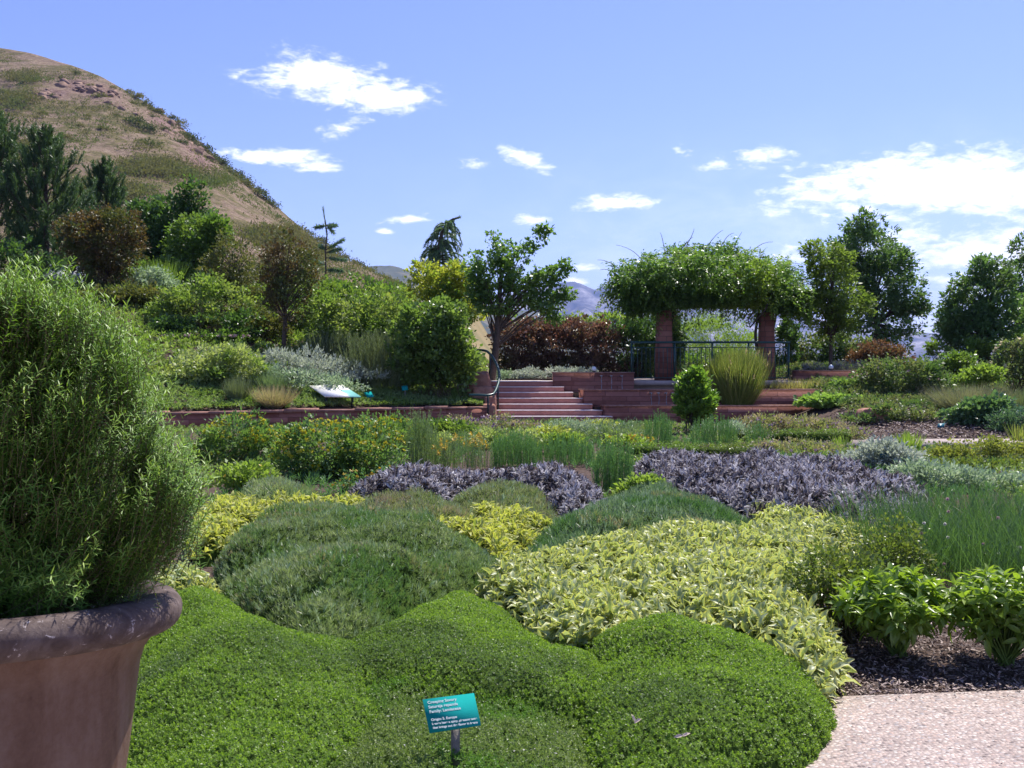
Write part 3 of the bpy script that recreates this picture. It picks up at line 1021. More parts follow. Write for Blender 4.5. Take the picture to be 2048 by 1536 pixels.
# left retaining wall
pts = []
for x in np.linspace(-14.5, -.62, 24):
    pts.append((x, float(wall_y(x)) + .05 * math.sin(x * 1.7)))
back = [(x, y + .32) for x, y in pts[::-1]]
w = thing('stone_wall', 'long low red stone wall holding the left bank behind the yellow flowered shrubs', 'wall', (-5, 26, 0))
mb = MB()
mb.prism(pts + back, -.05, .36)
mb.build('stonework', M_STONE, w)
# coping made of separate slabs of slightly different height
mb = MB()
x = -14.5
r_ = random.Random(3)
while x < -.7:
    L = r_.uniform(.45, .95)
    x2 = min(x + L, -.62)
    ya, yb = float(wall_y(x)) - .04 - r_.random() * .03, float(wall_y(x2)) - .04 - r_.random() * .03
    h = .42 + r_.uniform(-.015, .03)
    mb.prism([(x + .006, ya), (x2 - .006, yb), (x2 - .006, yb + .4), (x + .006, ya + .4)], .36, h)
    x = x2
mb.build('coping', M_CAP, w)


def boulder(mb, c, r, seed, mat=0, n=18):
    th = np.linspace(0, np.pi, n)
    ph = np.linspace(0, 2 * np.pi, 2 * n, endpoint=False)
    T, Ph = np.meshgrid(th, ph, indexing='ij')
    d = np.stack([np.sin(T) * np.cos(Ph), np.sin(T) * np.sin(Ph), np.cos(T)], -1).reshape(-1, 3)
    k = np.sign(d) * np.abs(d) ** .55
    k = k / np.maximum(np.abs(k).max(1, keepdims=True), 1e-6) * .5 + nrm(d) * .5
    s = 1 + .28 * (fbm(d * 2.2 + seed * 7.1, seed, 4) - .5)
    V = k * s[:, None] * np.asarray(r) + np.asarray(c)
    idx = np.arange(n * 2 * n).reshape(n, 2 * n)
    q = np.stack([idx[:-1], idx[1:], np.roll(idx[1:], -1, 1), np.roll(idx[:-1], -1, 1)], -1).reshape(-1, 4)
    mb.add(V, [q], mat=mat)


# rough stones stepping down the left side of the stairs
cheek = [((958, 768, 29.7), (.34, .3, .36), 'tall rough pink sandstone block at the head of the stairs'),
         ((966, 788, 29.2), (.30, .32, .22), 'flat rough stone second from the top left of the stairs'),
         ((981, 806, 28.7), (.17, .3, .22), 'narrow upright rough stone beside the middle steps'),
         ((979, 826, 28.25), (.19, .28, .26), 'lowest rough stone beside the foot of the handrail')]
for i, ((px, py, Yd), r, lab) in enumerate(cheek):
    c = P(px, py, Yd)
    mb = MB()
    cc = c.copy()
    boulder(mb, cc, r, 11 + i)
    if cc[2] - r[2] > .05:      # courses under the visible block
        mb.prism([(cc[0] - r[0] * .8, cc[1] - r[1] * .8), (cc[0] + r[0] * .8, cc[1] - r[1] * .8), (cc[0] + r[0] * .8, cc[1] + r[1] * .8), (cc[0] - r[0] * .8, cc[1] + r[1] * .8)], 0, cc[2])
    tag(mb.build('rough_stone', M_ROUGH, smooth=False), lab, 'stone', 'rough stones edging the stairs')

# stone block on the right slope
c = P(1752, 838, 24.5)
mb = MB()
boulder(mb, c, (.42, .35, .27), 31)
tag(mb.build('boulder', M_ROUGH), 'square red sandstone boulder on the right mulch slope', 'boulder')

# stair handrail
hr = thing('handrail', 'curved green steel handrail on the left side of the steps', 'handrail', (-.6, 28.3, 0))
ctrl = [(940, 700, 31.2), (962, 700, 30.9), (974, 702, 30.6), (984, 712, 30.2), (994, 730, 29.7), (999, 748, 29.2), (997, 766, 28.7), (991, 782, 28.2), (986, 789, 27.95), (975, 791, 27.85), (958, 790, 27.85), (938, 790, 27.9)]
pp = np.array([P(*c) for c in ctrl])
# smooth the line
t = np.arange(len(pp))
tt = np.linspace(0, len(pp) - 1, 60)
sm = np.stack([np.interp(tt, t, pp[:, k]) for k in range(3)], 1)
for _ in range(2):
    sm[1:-1] = (sm[:-2] + 2 * sm[1:-1] + sm[2:]) / 4
mb = MB()
mb.tube(sm, .038, 10)
mb.build('rail', M_GREEN_PAINT, hr, smooth=True)
for (px, py, Yd, z0) in ((976, 790, 27.86, 0.0), (996, 768, 28.65, .3), (980, 706, 30.5, ZT - .1)):
    a = P(px, py, Yd)
    mb = MB()
    mb.tube([(a[0], a[1], z0), (a[0], a[1], a[2])], .026, 8)
    mb.build('post', M_DARK_PAINT, hr)

# ------------------------------------------------------------------ water spouts
M_WATER, g, out = new_mat('falling_water')
bs = g.n('ShaderNodeBsdfPrincipled')
bs.inputs['Base Color'].default_value = (.6, .62, .64, 1)
bs.inputs['Roughness'].default_value = .15
bs.inputs['Transmission Weight'].default_value = .55
bs.inputs['IOR'].default_value = 1.2
g.l(bs.outputs[0], out.inputs['Surface'])
M_SPOUT = plain('spout_lip', (.42, .33, .29), .5, .4)


def spouts(pxs, py, yface, ztop, zbot, what, labels):
    for px, lab in zip(pxs, labels):
        a = P(px, py, yface)
        t_ = thing('water_spout', lab, 'water spout', (a[0], yface, ztop), what)
        mb = MB()
        mb.box((a[0] - .035, yface - .12, ztop - .012), (a[0] + .035, yface + .0 - .002, ztop + .02))
        mb.build('lip', M_SPOUT, t_)
        mb = MB()
        n = 12
        s = np.linspace(0, 1, n)
        ptsj = np.stack([np.full(n, a[0]) + .006 * np.sin(s * 9 + px), yface - .12 - .09 * np.sqrt(s), ztop + .015 - (ztop - zbot) * s ** 1.4], 1)
        mb.tube(ptsj, .007 + .003 * np.sin(s * 17) + .003 * s, 6)
        mb.build('water_jet', M_WATER, t_, smooth=True)


spouts([1202, 1222, 1243], 752, 30.1, 1.20, .74, 'water spouts on the short upper wall',
       ['upper wall water spout nearest the stairs', 'water spout in the middle of the short upper wall', 'upper wall water spout nearest the railing'])
spouts([1301, 1316, 1331, 1345], 787, 29.0, .74, .36, 'water spouts on the middle wall',
       ['middle wall water spout farthest from the bay shrub', 'second water spout from the left on the middle wall', 'third water spout from the left on the middle wall', 'middle wall water spout half hidden by the bay shrub'])

# ------------------------------------------------------------------ patio guard railing (gently bowed)
gr = thing('guard_railing', 'dark green steel balustrade along the front of the pergola patio', 'railing', (P(1420, 770, 30.4)[0], 30.4, ZT))
ax, bx = P(1262, 685, 30.45)[0], P(1583, 685, 30.45)[0]
ts = np.linspace(0, 1, 40)


def gpt(t):
    return np.array([ax + (bx - ax) * t, 30.62 - .30 * math.sin(math.pi * t), 0.0])


top = ZT + 1.12
mb = MB()
mb.tube([gpt(t) + [0, 0, top] for t in ts], .034, 10)
mb.build('top_rail', M_GREEN_PAINT, gr, smooth=True)
for zz in (top - .15, ZT + .09):
    mb = MB()
    mb.tube([gpt(t) + [0, 0, zz] for t in ts], .016, 6)
    mb.build('lower_rail', M_GREEN_PAINT, gr)
for t in (0.008, .27, .5, .73, .992):
    p = gpt(t)
    mb = MB()
    mb.tube([p + [0, 0, ZT], p + [0, 0, top - .03]], .026, 8)
    mb.build('post', M_GREEN_PAINT, gr)
nb = 38
for k in range(nb):
    t = (k + .7) / (nb + .4)
    if min(abs(t - q) for q in (.008, .27, .5, .73, .992)) < .008:
        continue
    p = gpt(t)
    mb = MB()
    mb.tube([p + [0, 0, ZT + .10], p + [0, 0, top - .16]], .0105, 5)
    mb.build('baluster', M_GREEN_PAINT, gr)

# ------------------------------------------------------------------ pergola
pg = thing('pergola', 'stone pillared pergola buried under a thick green climbing vine', 'pergola', (P(1430, 770, 32)[0], 32.5, ZT))


def pillar(px, pytop, Yd, w0, w1):
    c = P(px, pytop, Yd)
    mb = MB()
    z0, z1 = ZT - .01, c[2]
    n = 2
    for a, (za, zb) in enumerate(((z0, z1),)):
        V = [(c[0] - w0, Yd - w0, za), (c[0] + w0, Yd - w0, za), (c[0] + w0, Yd + w0, za), (c[0] - w0, Yd + w0, za),
             (c[0] - w1, Yd - w1, zb), (c[0] + w1, Yd - w1, zb), (c[0] + w1, Yd + w1, zb), (c[0] - w1, Yd + w1, zb)]
        mb.add(V, [(0, 3, 2, 1), (4, 5, 6, 7), (0, 1, 5, 4), (1, 2, 6, 5), (2, 3, 7, 6), (3, 0, 4, 7)])
    o = mb.build('pillar', M_PILLAR, pg)
    mb = MB()
    mb.box((c[0] - w1 * .55, Yd - w1 * .55, z1 - .01), (c[0] + w1 * .55, Yd + w1 * .55, z1 + .45))
    mb.build('beam_support', M_BEAM, pg)
    return c


M_PILLAR = stone_courses('pillar_sandstone', (.20, .075, .055), (.27, .11, .08), (.35, .16, .12), course=.16, length=.42)
cA = pillar(1328, 617, 31.6, .255, .195)
cB = pillar(1533, 625, 32.2, .245, .185)
cC = pillar(1345, 632, 35.2, .26, .20)
cD = pillar(1534, 640, 35.6, .25, .19)
zbm = cA[2] + .45
xL, xR = P(1262, 600, 31.6)[0], P(1596, 600, 32.2)[0]
for (ya, yb) in ((31.6, 32.2), (35.2, 35.6)):
    for dy in (-.13, .13):
        mb = MB()
        mb.prism([(xL, ya + dy - .03), (xR, yb + dy - .03), (xR, yb + dy + .03), (xL, ya + dy + .03)], zbm - .22, zbm)
        mb.build('beam', M_BEAM, pg)
for k in range(9):
    x = xL + .2 + (xR - xL - .4) * k / 8
    mb = MB()
    mb.box((x - .03, 31.4, zbm + .004), (x + .03, 36.3, zbm + .16))
    mb.build('rafter', M_BEAM, pg)

# ------------------------------------------------------------------ pot in the left foreground
PC = np.array([P(-50, 1205, 2.4)[0], 2.4, 0])
PZ = 1.6 - (1200 - 724) / 2100 * 2.4
pot = thing('plant_pot', 'large weathered terracotta pot with a thick rolled rim holding a rosemary bush', 'pot', (PC[0], PC[1], .028))
zr_ = PZ
prof = [(.001, .03), (.20, .03), (.245, .032), (.262, .05), (.275, .2), (.30, .38), (.322, .55), (.340, .68), (.352, .80), (.362, .90), (.372, .935), (.386, .955), (.402, zr_ - .075)]
TILT = R(5.0)


def lean(mb):
    # the pot leans back a little on the uneven path
    V = mb.v[0]
    rel = V - (PC + UP * PZ)
    c, s_ = math.cos(TILT), math.sin(TILT)
    y, z = rel[:, 1] * c + rel[:, 2] * s_, rel[:, 2] * c - rel[:, 1] * s_
    mb.v[0] = np.stack([rel[:, 0], y, z], 1) + PC + UP * PZ
    return mb


mb = MB()
mb.lathe(prof, 128, PC)
lean(mb)
mb.build('pot_body', M_POT, pot, smooth=True)
zr = PZ
prof = [(.392, zr - .088)]
for a in np.linspace(-115, 100, 22):
    prof.append((.412 + .045 * math.cos(R(a)), zr - .036 + .043 * math.sin(R(a))))
prof += [(.385, zr + .005), (.372, zr - .03), (.366, zr - .10)]
mb = MB()
seg = 160
mb.lathe(prof, seg, PC)
V = mb.v[0]
rel = V - PC
V += nrm(np.stack([rel[:, 0], rel[:, 1], rel[:, 2] * 0], 1)) * ((fbm(V * 9, 5, 4) - .5) * .014)[:, None]
lean(mb)
mb.build('rim', M_RIM, pot, smooth=True)
mb = MB()
mb.lathe([(.001, zr - .10), (.2, zr - .095), (.368, zr - .10)], 48, PC)
lean(mb)
mb.build('potting_soil', M_SOIL, pot, smooth=True)

# ------------------------------------------------------------------ plant labels and the big panel
M_SIGN = plain('teal_plastic', (.014, .27, .25), 1.0, .0, var=.06, vscale=20)
M_SIGN2 = plain('blue_green_plastic', (.010, .10, .13), .35, .5)
M_TEXT = plain('white_lettering', (.62, .70, .68), .5, .3)


def text_mesh(body, size, M, parent, mat, name='lettering', thick=.0):
    cu = bpy.data.curves.new(name, 'FONT')
    cu.body = body
    cu.size = size
    cu.align_x, cu.align_y = 'LEFT', 'TOP'
    cu.offset = thick
    o = bpy.data.objects.new('tmp', cu)
    COL.objects.link(o)
    dg = bpy.context.evaluated_depsgraph_get()
    me = bpy.data.meshes.new_from_object(o.evaluated_get(dg))
    bpy.data.objects.remove(o)
    me.name = name
    co = np.zeros(len(me.vertices) * 3, np.float32)
    me.vertices.foreach_get('co', co)
    co = co.reshape(-1, 3)
    Wc = M(co[:, 0], co[:, 1])
    me.vertices.foreach_set('co', (Wc - np.array(parent.location)).astype(np.float32).ravel())
    me.update()
    me.materials.clear()
    me.materials.append(mat)
    ob = bpy.data.objects.new(name, me)
    COL.objects.link(ob)
    ob.parent = parent
    return ob


def label_sign(corners, Yd, zg, label, mat, lean=.35, text=None, post_w=.018, group=None):
    """corners: picture points TL, TR, BR, BL of the plate, which leans back by `lean` (metres of depth per metre of height)"""
    c = np.mean(np.array(corners), 0)
    ctr = P(c[0], c[1], Yd)
    def on_plane(px, py):
        # plane through ctr, containing x axis direction and leaning direction (0, lean, 1)
        n = np.cross([1, 0, 0], [0, lean, 1.0])
        d = ray(px, py)
        o = np.array([0, 0, EYE])
        t_ = np.dot(ctr - o, n) / np.dot(d, n)
        return o + d * t_
    TL, TR, BR, BL = [on_plane(*q) for q in corners]
    s = thing('plant_label', label, 'plant label', (ctr[0], ctr[1] + .02, zg), group)
    nn = nrm(np.cross(TR - TL, TL - BL))
    if nn[1] > 0:
        nn = -nn
    th = .004 if Yd < 8 else .008
    mb = MB()
    front = [TL, TR, BR, BL]
    backv = [p - nn * th for p in front]
    mb.add(front + backv, [(3, 2, 1, 0), (4, 5, 6, 7), (0, 1, 5, 4), (1, 2, 6, 5), (2, 3, 7, 6), (3, 0, 4, 7)])
    mb.build('plate', mat, s)
    mid = (BL + BR) / 2 * .52 + (TL + TR) / 2 * .48 - nn * (th + .006)
    mb = MB()
    bot = np.array([mid[0], mid[1], zg - .05])
    low = (BL + BR) / 2 - nn * (th + .007)
    low2 = np.array([low[0], low[1], zg - .03])
    mb.box((low[0] - post_w, low[1] - .004, zg - .03), (low[0] + post_w, low[1] + .006, low[2] + .01))
    mb.build('post', M_WOODPOST, s)
    if text:
        wv, hv = TR - TL, BL - TL
        Wm, Hm = np.linalg.norm(wv), np.linalg.norm(hv)
        for (tx, ty, size, body) in text:
            def M_(x, y, tx=tx, ty=ty):
                u = tx + x / Wm
                v = ty - y / Hm
                return TL + u[:, None] * wv + v[:, None] * hv + nn * .0012
            text_mesh(body, size * Hm, M_, s, M_TEXT, thick=.0003)
    return s


label_sign([(845, 1399), (948, 1386), (962, 1450), (859, 1466)], 3.72, .16,
           'teal plant label for creeping savory standing in the near green mound', M_SIGN, 1.05,
           text=[(.08, .06, .118, 'Creeping Savory'), (.08, .20, .118, 'Satureja repanda'), (.08, .34, .118, 'Family: Lamiaceae'),
                 (.08, .59, .100, 'Origin: S. Europe'), (.08, .715, .088, 'Leaves have a spicy, pleasant taste'), (.08, .83, .088, 'that brings out the flavor in beans')], post_w=.0155)
label_sign([(1760, 905), (1782, 905), (1782, 921), (1760, 921)], 15.3, .05, 'small blue green plant label among the silver leaved sage', M_SIGN2, .3, post_w=.012)
label_sign([(1876, 847), (1890, 846), (1888, 854), (1874, 855)], 23.0, .12, 'tiny teal plant label on the bare mulch slope', M_SIGN2, 1.2, post_w=.012)
label_sign([(2028, 818), (2044, 820), (2042, 833), (2026, 831)], 23.6, .3, 'small teal plant label at the right edge of the slope', M_SIGN2, .8, post_w=.012)
label_sign([(803, 772), (815, 771), (816, 780), (804, 781)], 28.5, .65, 'small bright teal label below the round shrub', M_SIGN, .9, post_w=.012)
label_sign([(728, 785), (742, 783), (748, 793), (734, 795)], 27.3, .55, 'teal plant label beside the big white panel', M_SIGN, 1.2, post_w=.012)

ip = thing('information_panel', 'white tilted information panel with a teal strip on the left bank', 'sign', P(672, 800, 26.9))
Yp = 26.9
c4 = [P(619, 771, 27.4), P(684, 769, 27.5), P(722, 793, 26.7), P(650, 792, 26.6)]
M_PANEL, g, out = new_mat('printed_panel')
geo = g.n('ShaderNodeUVMap')
n1 = g.noise(geo.outputs[0], 14.0, 4.0, .7)
sv = g.n('ShaderNodeSeparateXYZ')
g.l(geo.outputs[0], sv.inputs[0])
col = g.mix(g.smooth(n1, .56, .64), (.80, .78, .74), (.42, .44, .38))
col = g.mix(g.m('MULTIPLY', g.smooth(sv.outputs[0], .66, .70), g.smooth(sv.outputs[1], .42, .46)), col, (.20, .52, .47))
bs = g.n('ShaderNodeBsdfPrincipled')
g.l(col, bs.inputs['Base Color'])
bs.inputs['Roughness'].default_value = .35
g.l(bs.outputs[0], out.inputs['Surface'])
c4 = [np.array(q) for q in c4]
nn = np.array([0, -.1, 1.0])
mb = MB()
mb.add(c4 + [q - nn * .03 for q in c4], [(0, 3, 2, 1), (4, 5, 6, 7), (0, 1, 5, 4), (1, 2, 6, 5), (2, 3, 7, 6), (3, 0, 4, 7)],
       uv=[(0, 0), (1, 0), (1, 1), (0, 1)] * 2)
mb.build('panel', M_PANEL, ip)
for q in (c4[3] * .8 + c4[0] * .2 + [.12, 0, 0], c4[2] * .8 + c4[1] * .2 - [.12, 0, 0]):
    mb = MB()
    mb.box((q[0] - .03, q[1] - .03, .3), (q[0] + .03, q[1] + .03, q[2] - .035))
    mb.build('post', M_DARK_PAINT, ip)

# two small lamps on the wall tops
for (px, py, Yd, zz, lab) in ((1188, 742, 30.2, 1.31, 'small white ball shaped lamp on the short upper wall'), (1662, 740, 30.7, 1.36, 'small pale pointed lamp at the foot of the thin tree')):
    a = P(px, py, Yd)
    t_ = thing('garden_lamp', lab, 'lamp', (a[0], Yd, zz))
    mb = MB()
    mb.lathe([(.001, 0), (.05, 0), (.05, .03), (.001, .03)], 16, (a[0], Yd, zz))
    mb.build('base', M_DARK_PAINT, t_)
    mb = MB()
    mb.lathe([(.03, .031), (.062, .05), (.07, .09), (.055, .135), (.02, .16), (.001, .165)], 16, (a[0], Yd, zz))
    mb.build('shade', plain('lamp_shade_white', (.8, .8, .82), .3, .5), t_, smooth=True)

# grey shed roof glimpsed over the rosemary
sa = P(62, 523, 44)
sh = thing('garden_shed', 'grey roofed shed glimpsed at the left above the rosemary', 'shed', (P(92, 540, 44)[0], 45.5, 4.0))
x0, x1 = P(58, 530, 44)[0], P(128, 530, 44)[0]
ztop = P(60, 522, 44)[2]
mb = MB()
mb.box((x0 + .1, 44.4, 3.5), (x1 - .1, 46.6, ztop - .5))
mb.build('wall', plain('grey_shed_wall', (.28, .30, .34), .8, .2, var=.15), sh)
mb = MB()
mb.add([(x0, 44.0, ztop - .65), (x1, 44.0, ztop - .75), (x1, 45.5, ztop - .05), (x0, 45.5, ztop), (x1, 47, ztop - .75), (x0, 47, ztop - .65),
        (x0, 44.0, ztop - .72), (x1, 44.0, ztop - .82), (x1, 47, ztop - .82), (x0, 47, ztop - .72)],
       [(0, 1, 2, 3), (3, 2, 4, 5), (6, 7, 1, 0), (6, 9, 8, 7), (8, 9, 5, 4), (7, 8, 4, 2, 1), (9, 6, 0, 3, 5)])
mb.build('roof', plain('grey_roofing', (.22, .24, .28), .45, .4, var=.1), sh)

# ------------------------------------------------------------------ plant builders
def ground_z(x, y):
    if x < -.65 and y > float(wall_y(min(x, -.62))) + .1:
        return float(bank_z(x, y))
    if 30.55 < y < 43 and -1.6 < x < 14.5:
        return ZT
    if y > 28.4 and 2 < x < 9.5 and y < 30.6:
        return .40 if y < 29.1 else .75
    return float(right_z(x, y))


def base_pt(px, Y):
    x = (px - 1024) / F * Y
    return np.array([x, Y, ground_z(x, Y)])


def E(px, py, rx, ry, Y, k=1.0):
    """ellipsoid seen at a picture place: centre and radii in metres"""
    return (P(px, py, Y), np.array([rx * Y / F, (rx + ry) * .5 * k * Y / F, ry * Y / F]))


def rosettes(mb, tpl, C, A, k, L, W, spread=(20, 75), along=0.0, mat=0, jit=.25, lvar=.3, rnd=None, coil=True):
    n = len(C)
    A = nrm(A)
    ref = np.where(np.abs(A[:, 2:3]) < .9, np.array([[0, 0, 1.0]]), np.array([[1.0, 0, 0]]))
    X = nrm(np.cross(A, ref))
    Yv = np.cross(A, X)
    ph0 = rng.random(n) * 6.28
    u = (np.arange(k) + .5) / k
    ph = ph0[:, None] + np.arange(k)[None, :] * 2.399 + rng.normal(size=(n, k)) * jit
    th = np.radians(spread[0] + (spread[1] - spread[0]) * u[None, :]) + rng.normal(size=(n, k)) * jit * .6
    D = A[:, None, :] * np.cos(th)[..., None] + (X[:, None, :] * np.cos(ph)[..., None] + Yv[:, None, :] * np.sin(ph)[..., None]) * np.sin(th)[..., None]
    B = C[:, None, :] - A[:, None, :] * (along * u)[None, :, None]
    Ls = L * (1 - lvar / 2 + lvar * rng.random((n, k)))
    N = np.repeat(A[:, None, :], k, 1) + .35 * rng.normal(size=(n, k, 3))
    r = np.clip((rng.random(n)[:, None] if rnd is None else np.asarray(rnd)[:, None]) * .6 + rng.random((n, k)) * .4, 0, 1)
    leaves(mb, tpl, B.reshape(-1, 3), D.reshape(-1, 3), Ls.ravel(), (W * Ls / L).ravel(), N.reshape(-1, 3), r.ravel(), mat)


def chaikin(p, it=2):
    for _ in range(it):
        q = np.roll(p, -1, 0)
        p = np.stack([p * .75 + q * .25, p * .25 + q * .75], 1).reshape(-1, p.shape[1])
    return p


def sdist(pts, poly):
    """signed distance to a polygon, positive inside"""
    out = np.empty(len(pts))
    a, b = poly, np.roll(poly, -1, 0)
    for s in range(0, len(pts), 40000):
        q = pts[s:s + 40000]
        ab = b - a
        ap = q[:, None, :] - a[None]
        t = np.clip((ap * ab[None]).sum(-1) / np.maximum((ab * ab).sum(-1), 1e-12)[None], 0, 1)
        d = np.sqrt(((ap - t[..., None] * ab[None]) ** 2).sum(-1)).min(1)
        c = ((a[None, :, 1] > q[:, None, 1]) != (b[None, :, 1] > q[:, None, 1])) & \
            (q[:, None, 0] < (ab[None, :, 0]) * (q[:, None, 1] - a[None, :, 1]) / np.where(np.abs(ab[None, :, 1]) < 1e-9, 1e-9, ab[None, :, 1]) + a[None, :, 0])
        out[s:s + 40000] = np.where(c.sum(1) % 2 == 1, d, -d)
    return out


class Patch:
    """a low mass of plants whose outline is given as picture points lying at height zp"""
    def __init__(self, poly_px, zp, h, r, lump=.35, lf=1.6, seed=0, zf=None, fine=1.0):
        self.poly = chaikin(np.array([G(x, y, zp)[:2] for x, y in poly_px]))
        self.h, self.r, self.lump, self.lf, self.seed, self.zf = h, r, lump, lf, seed, zf
        self.fine = fine
        self.lo, self.hi = self.poly.min(0) - .1, self.poly.max(0) + .1
        self.c = np.array([*self.poly.mean(0), 0.0])

    def sd(self, xy):
        p = np.concatenate([xy, np.zeros((len(xy), 1))], 1)
        return sdist(xy, self.poly) + min(self.r, .4) * .5 * (fbm(p * 2.6, self.seed + 40, 3) - .5)

    def height(self, xy, s=None):
        if s is None:
            s = self.sd(xy)
        t = np.clip(s / self.r, 0, 1)
        dome = np.sqrt(np.maximum(1 - (1 - t) ** 2, 0))
        p = np.concatenate([xy, np.zeros((len(xy), 1))], 1)
        lump = 1 + self.lump * 2 * (fbm(p * self.lf, self.seed + 3, 3) - .5)
        z = self.h * dome * lump + dome * self.fine * (self.h * .36 * (fbm(p * 4.2, self.seed + 9, 2) - .5) + self.h * .12 * (fbm(p * 11, self.seed, 2) - .5))
        if self.zf is not None:
            z = z + self.zf(xy[:, 0], xy[:, 1])
        return z

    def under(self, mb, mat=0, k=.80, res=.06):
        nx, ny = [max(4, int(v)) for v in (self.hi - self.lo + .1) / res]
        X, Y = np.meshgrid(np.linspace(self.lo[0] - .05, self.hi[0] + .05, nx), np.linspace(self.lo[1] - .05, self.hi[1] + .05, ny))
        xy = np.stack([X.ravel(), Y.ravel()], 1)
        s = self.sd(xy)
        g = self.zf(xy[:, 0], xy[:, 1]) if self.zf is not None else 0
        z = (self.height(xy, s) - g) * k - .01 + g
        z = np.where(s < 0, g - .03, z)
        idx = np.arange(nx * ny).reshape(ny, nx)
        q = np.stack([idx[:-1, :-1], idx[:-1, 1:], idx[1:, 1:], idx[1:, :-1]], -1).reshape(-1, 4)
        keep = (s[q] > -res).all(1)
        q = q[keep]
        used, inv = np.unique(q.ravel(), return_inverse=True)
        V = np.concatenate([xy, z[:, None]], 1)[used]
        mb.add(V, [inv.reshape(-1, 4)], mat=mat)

    def sample(self, dens, gmax=3.0):
        area = np.prod(self.hi - self.lo)
        n = int(area * dens * gmax)
        xy = self.lo + rng.random((n, 2)) * (self.hi - self.lo)
        s = self.sd(xy)
        ok = s > .004
        xy, s = xy[ok], s[ok]
        e = .012
        z = self.height(xy, s)
        zx = self.height(xy + [e, 0])
        zy = self.height(xy + [0, e])
        gx, gy = np.clip((zx - z) / e, -4, 4), np.clip((zy - z) / e, -4, 4)
        w = np.sqrt(1 + gx * gx + gy * gy)
        ok = rng.random(len(z)) < np.minimum(w, gmax) / gmax
        N = nrm(np.stack([-gx, -gy, np.ones_like(gx)], 1))
        return np.concatenate([xy, z[:, None]], 1)[ok], N[ok]


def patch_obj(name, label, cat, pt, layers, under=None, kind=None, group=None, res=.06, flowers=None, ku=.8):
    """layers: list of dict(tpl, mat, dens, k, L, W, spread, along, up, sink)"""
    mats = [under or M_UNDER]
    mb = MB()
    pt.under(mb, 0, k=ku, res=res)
    for ly in layers:
        mats.append(ly['mat'])
        C, N = pt.sample(ly['dens'])
        A = nrm(N * ly.get('nrm', .7) + UP * ly.get('up', .5) + rng.normal(size=C.shape) * ly.get('rand', .3))
        C = C - N * (rng.random(len(C)) ** 2 * ly.get('sink', .02))[:, None] + N * ly.get('rise', 0.0)
        k_ = ly.get('where')
        if k_ is not None:
            nz = fbm(C * k_[0], k_[1], 3)
            ok = nz > k_[2]
            C, A = C[ok], A[ok]
        rosettes(mb, ly['tpl'], C, A, ly['k'], ly['L'], ly['W'], ly.get('spread', (20, 75)), ly.get('along', 0), len(mats) - 1, lvar=ly.get('lvar', .5))
    if flowers is None:
        o = mb.build(name, mats)
        return tag(o, label, cat, group, kind)
    root = thing(name, label, cat, pt.c, group)
    if kind:
        root['kind'] = kind
    mb.build('foliage', mats, root)
    fm, dens, size, rise, k = flowers
    C, N = pt.sample(dens)
    mb = MB()
    C = C + UP * rise * rng.random((len(C), 1))
    rosettes(mb, T_LEAF, C, N + UP, k, size, size * .6, (40, 95), 0, 0)
    mb.build('blossoms', fm, root)
    return root


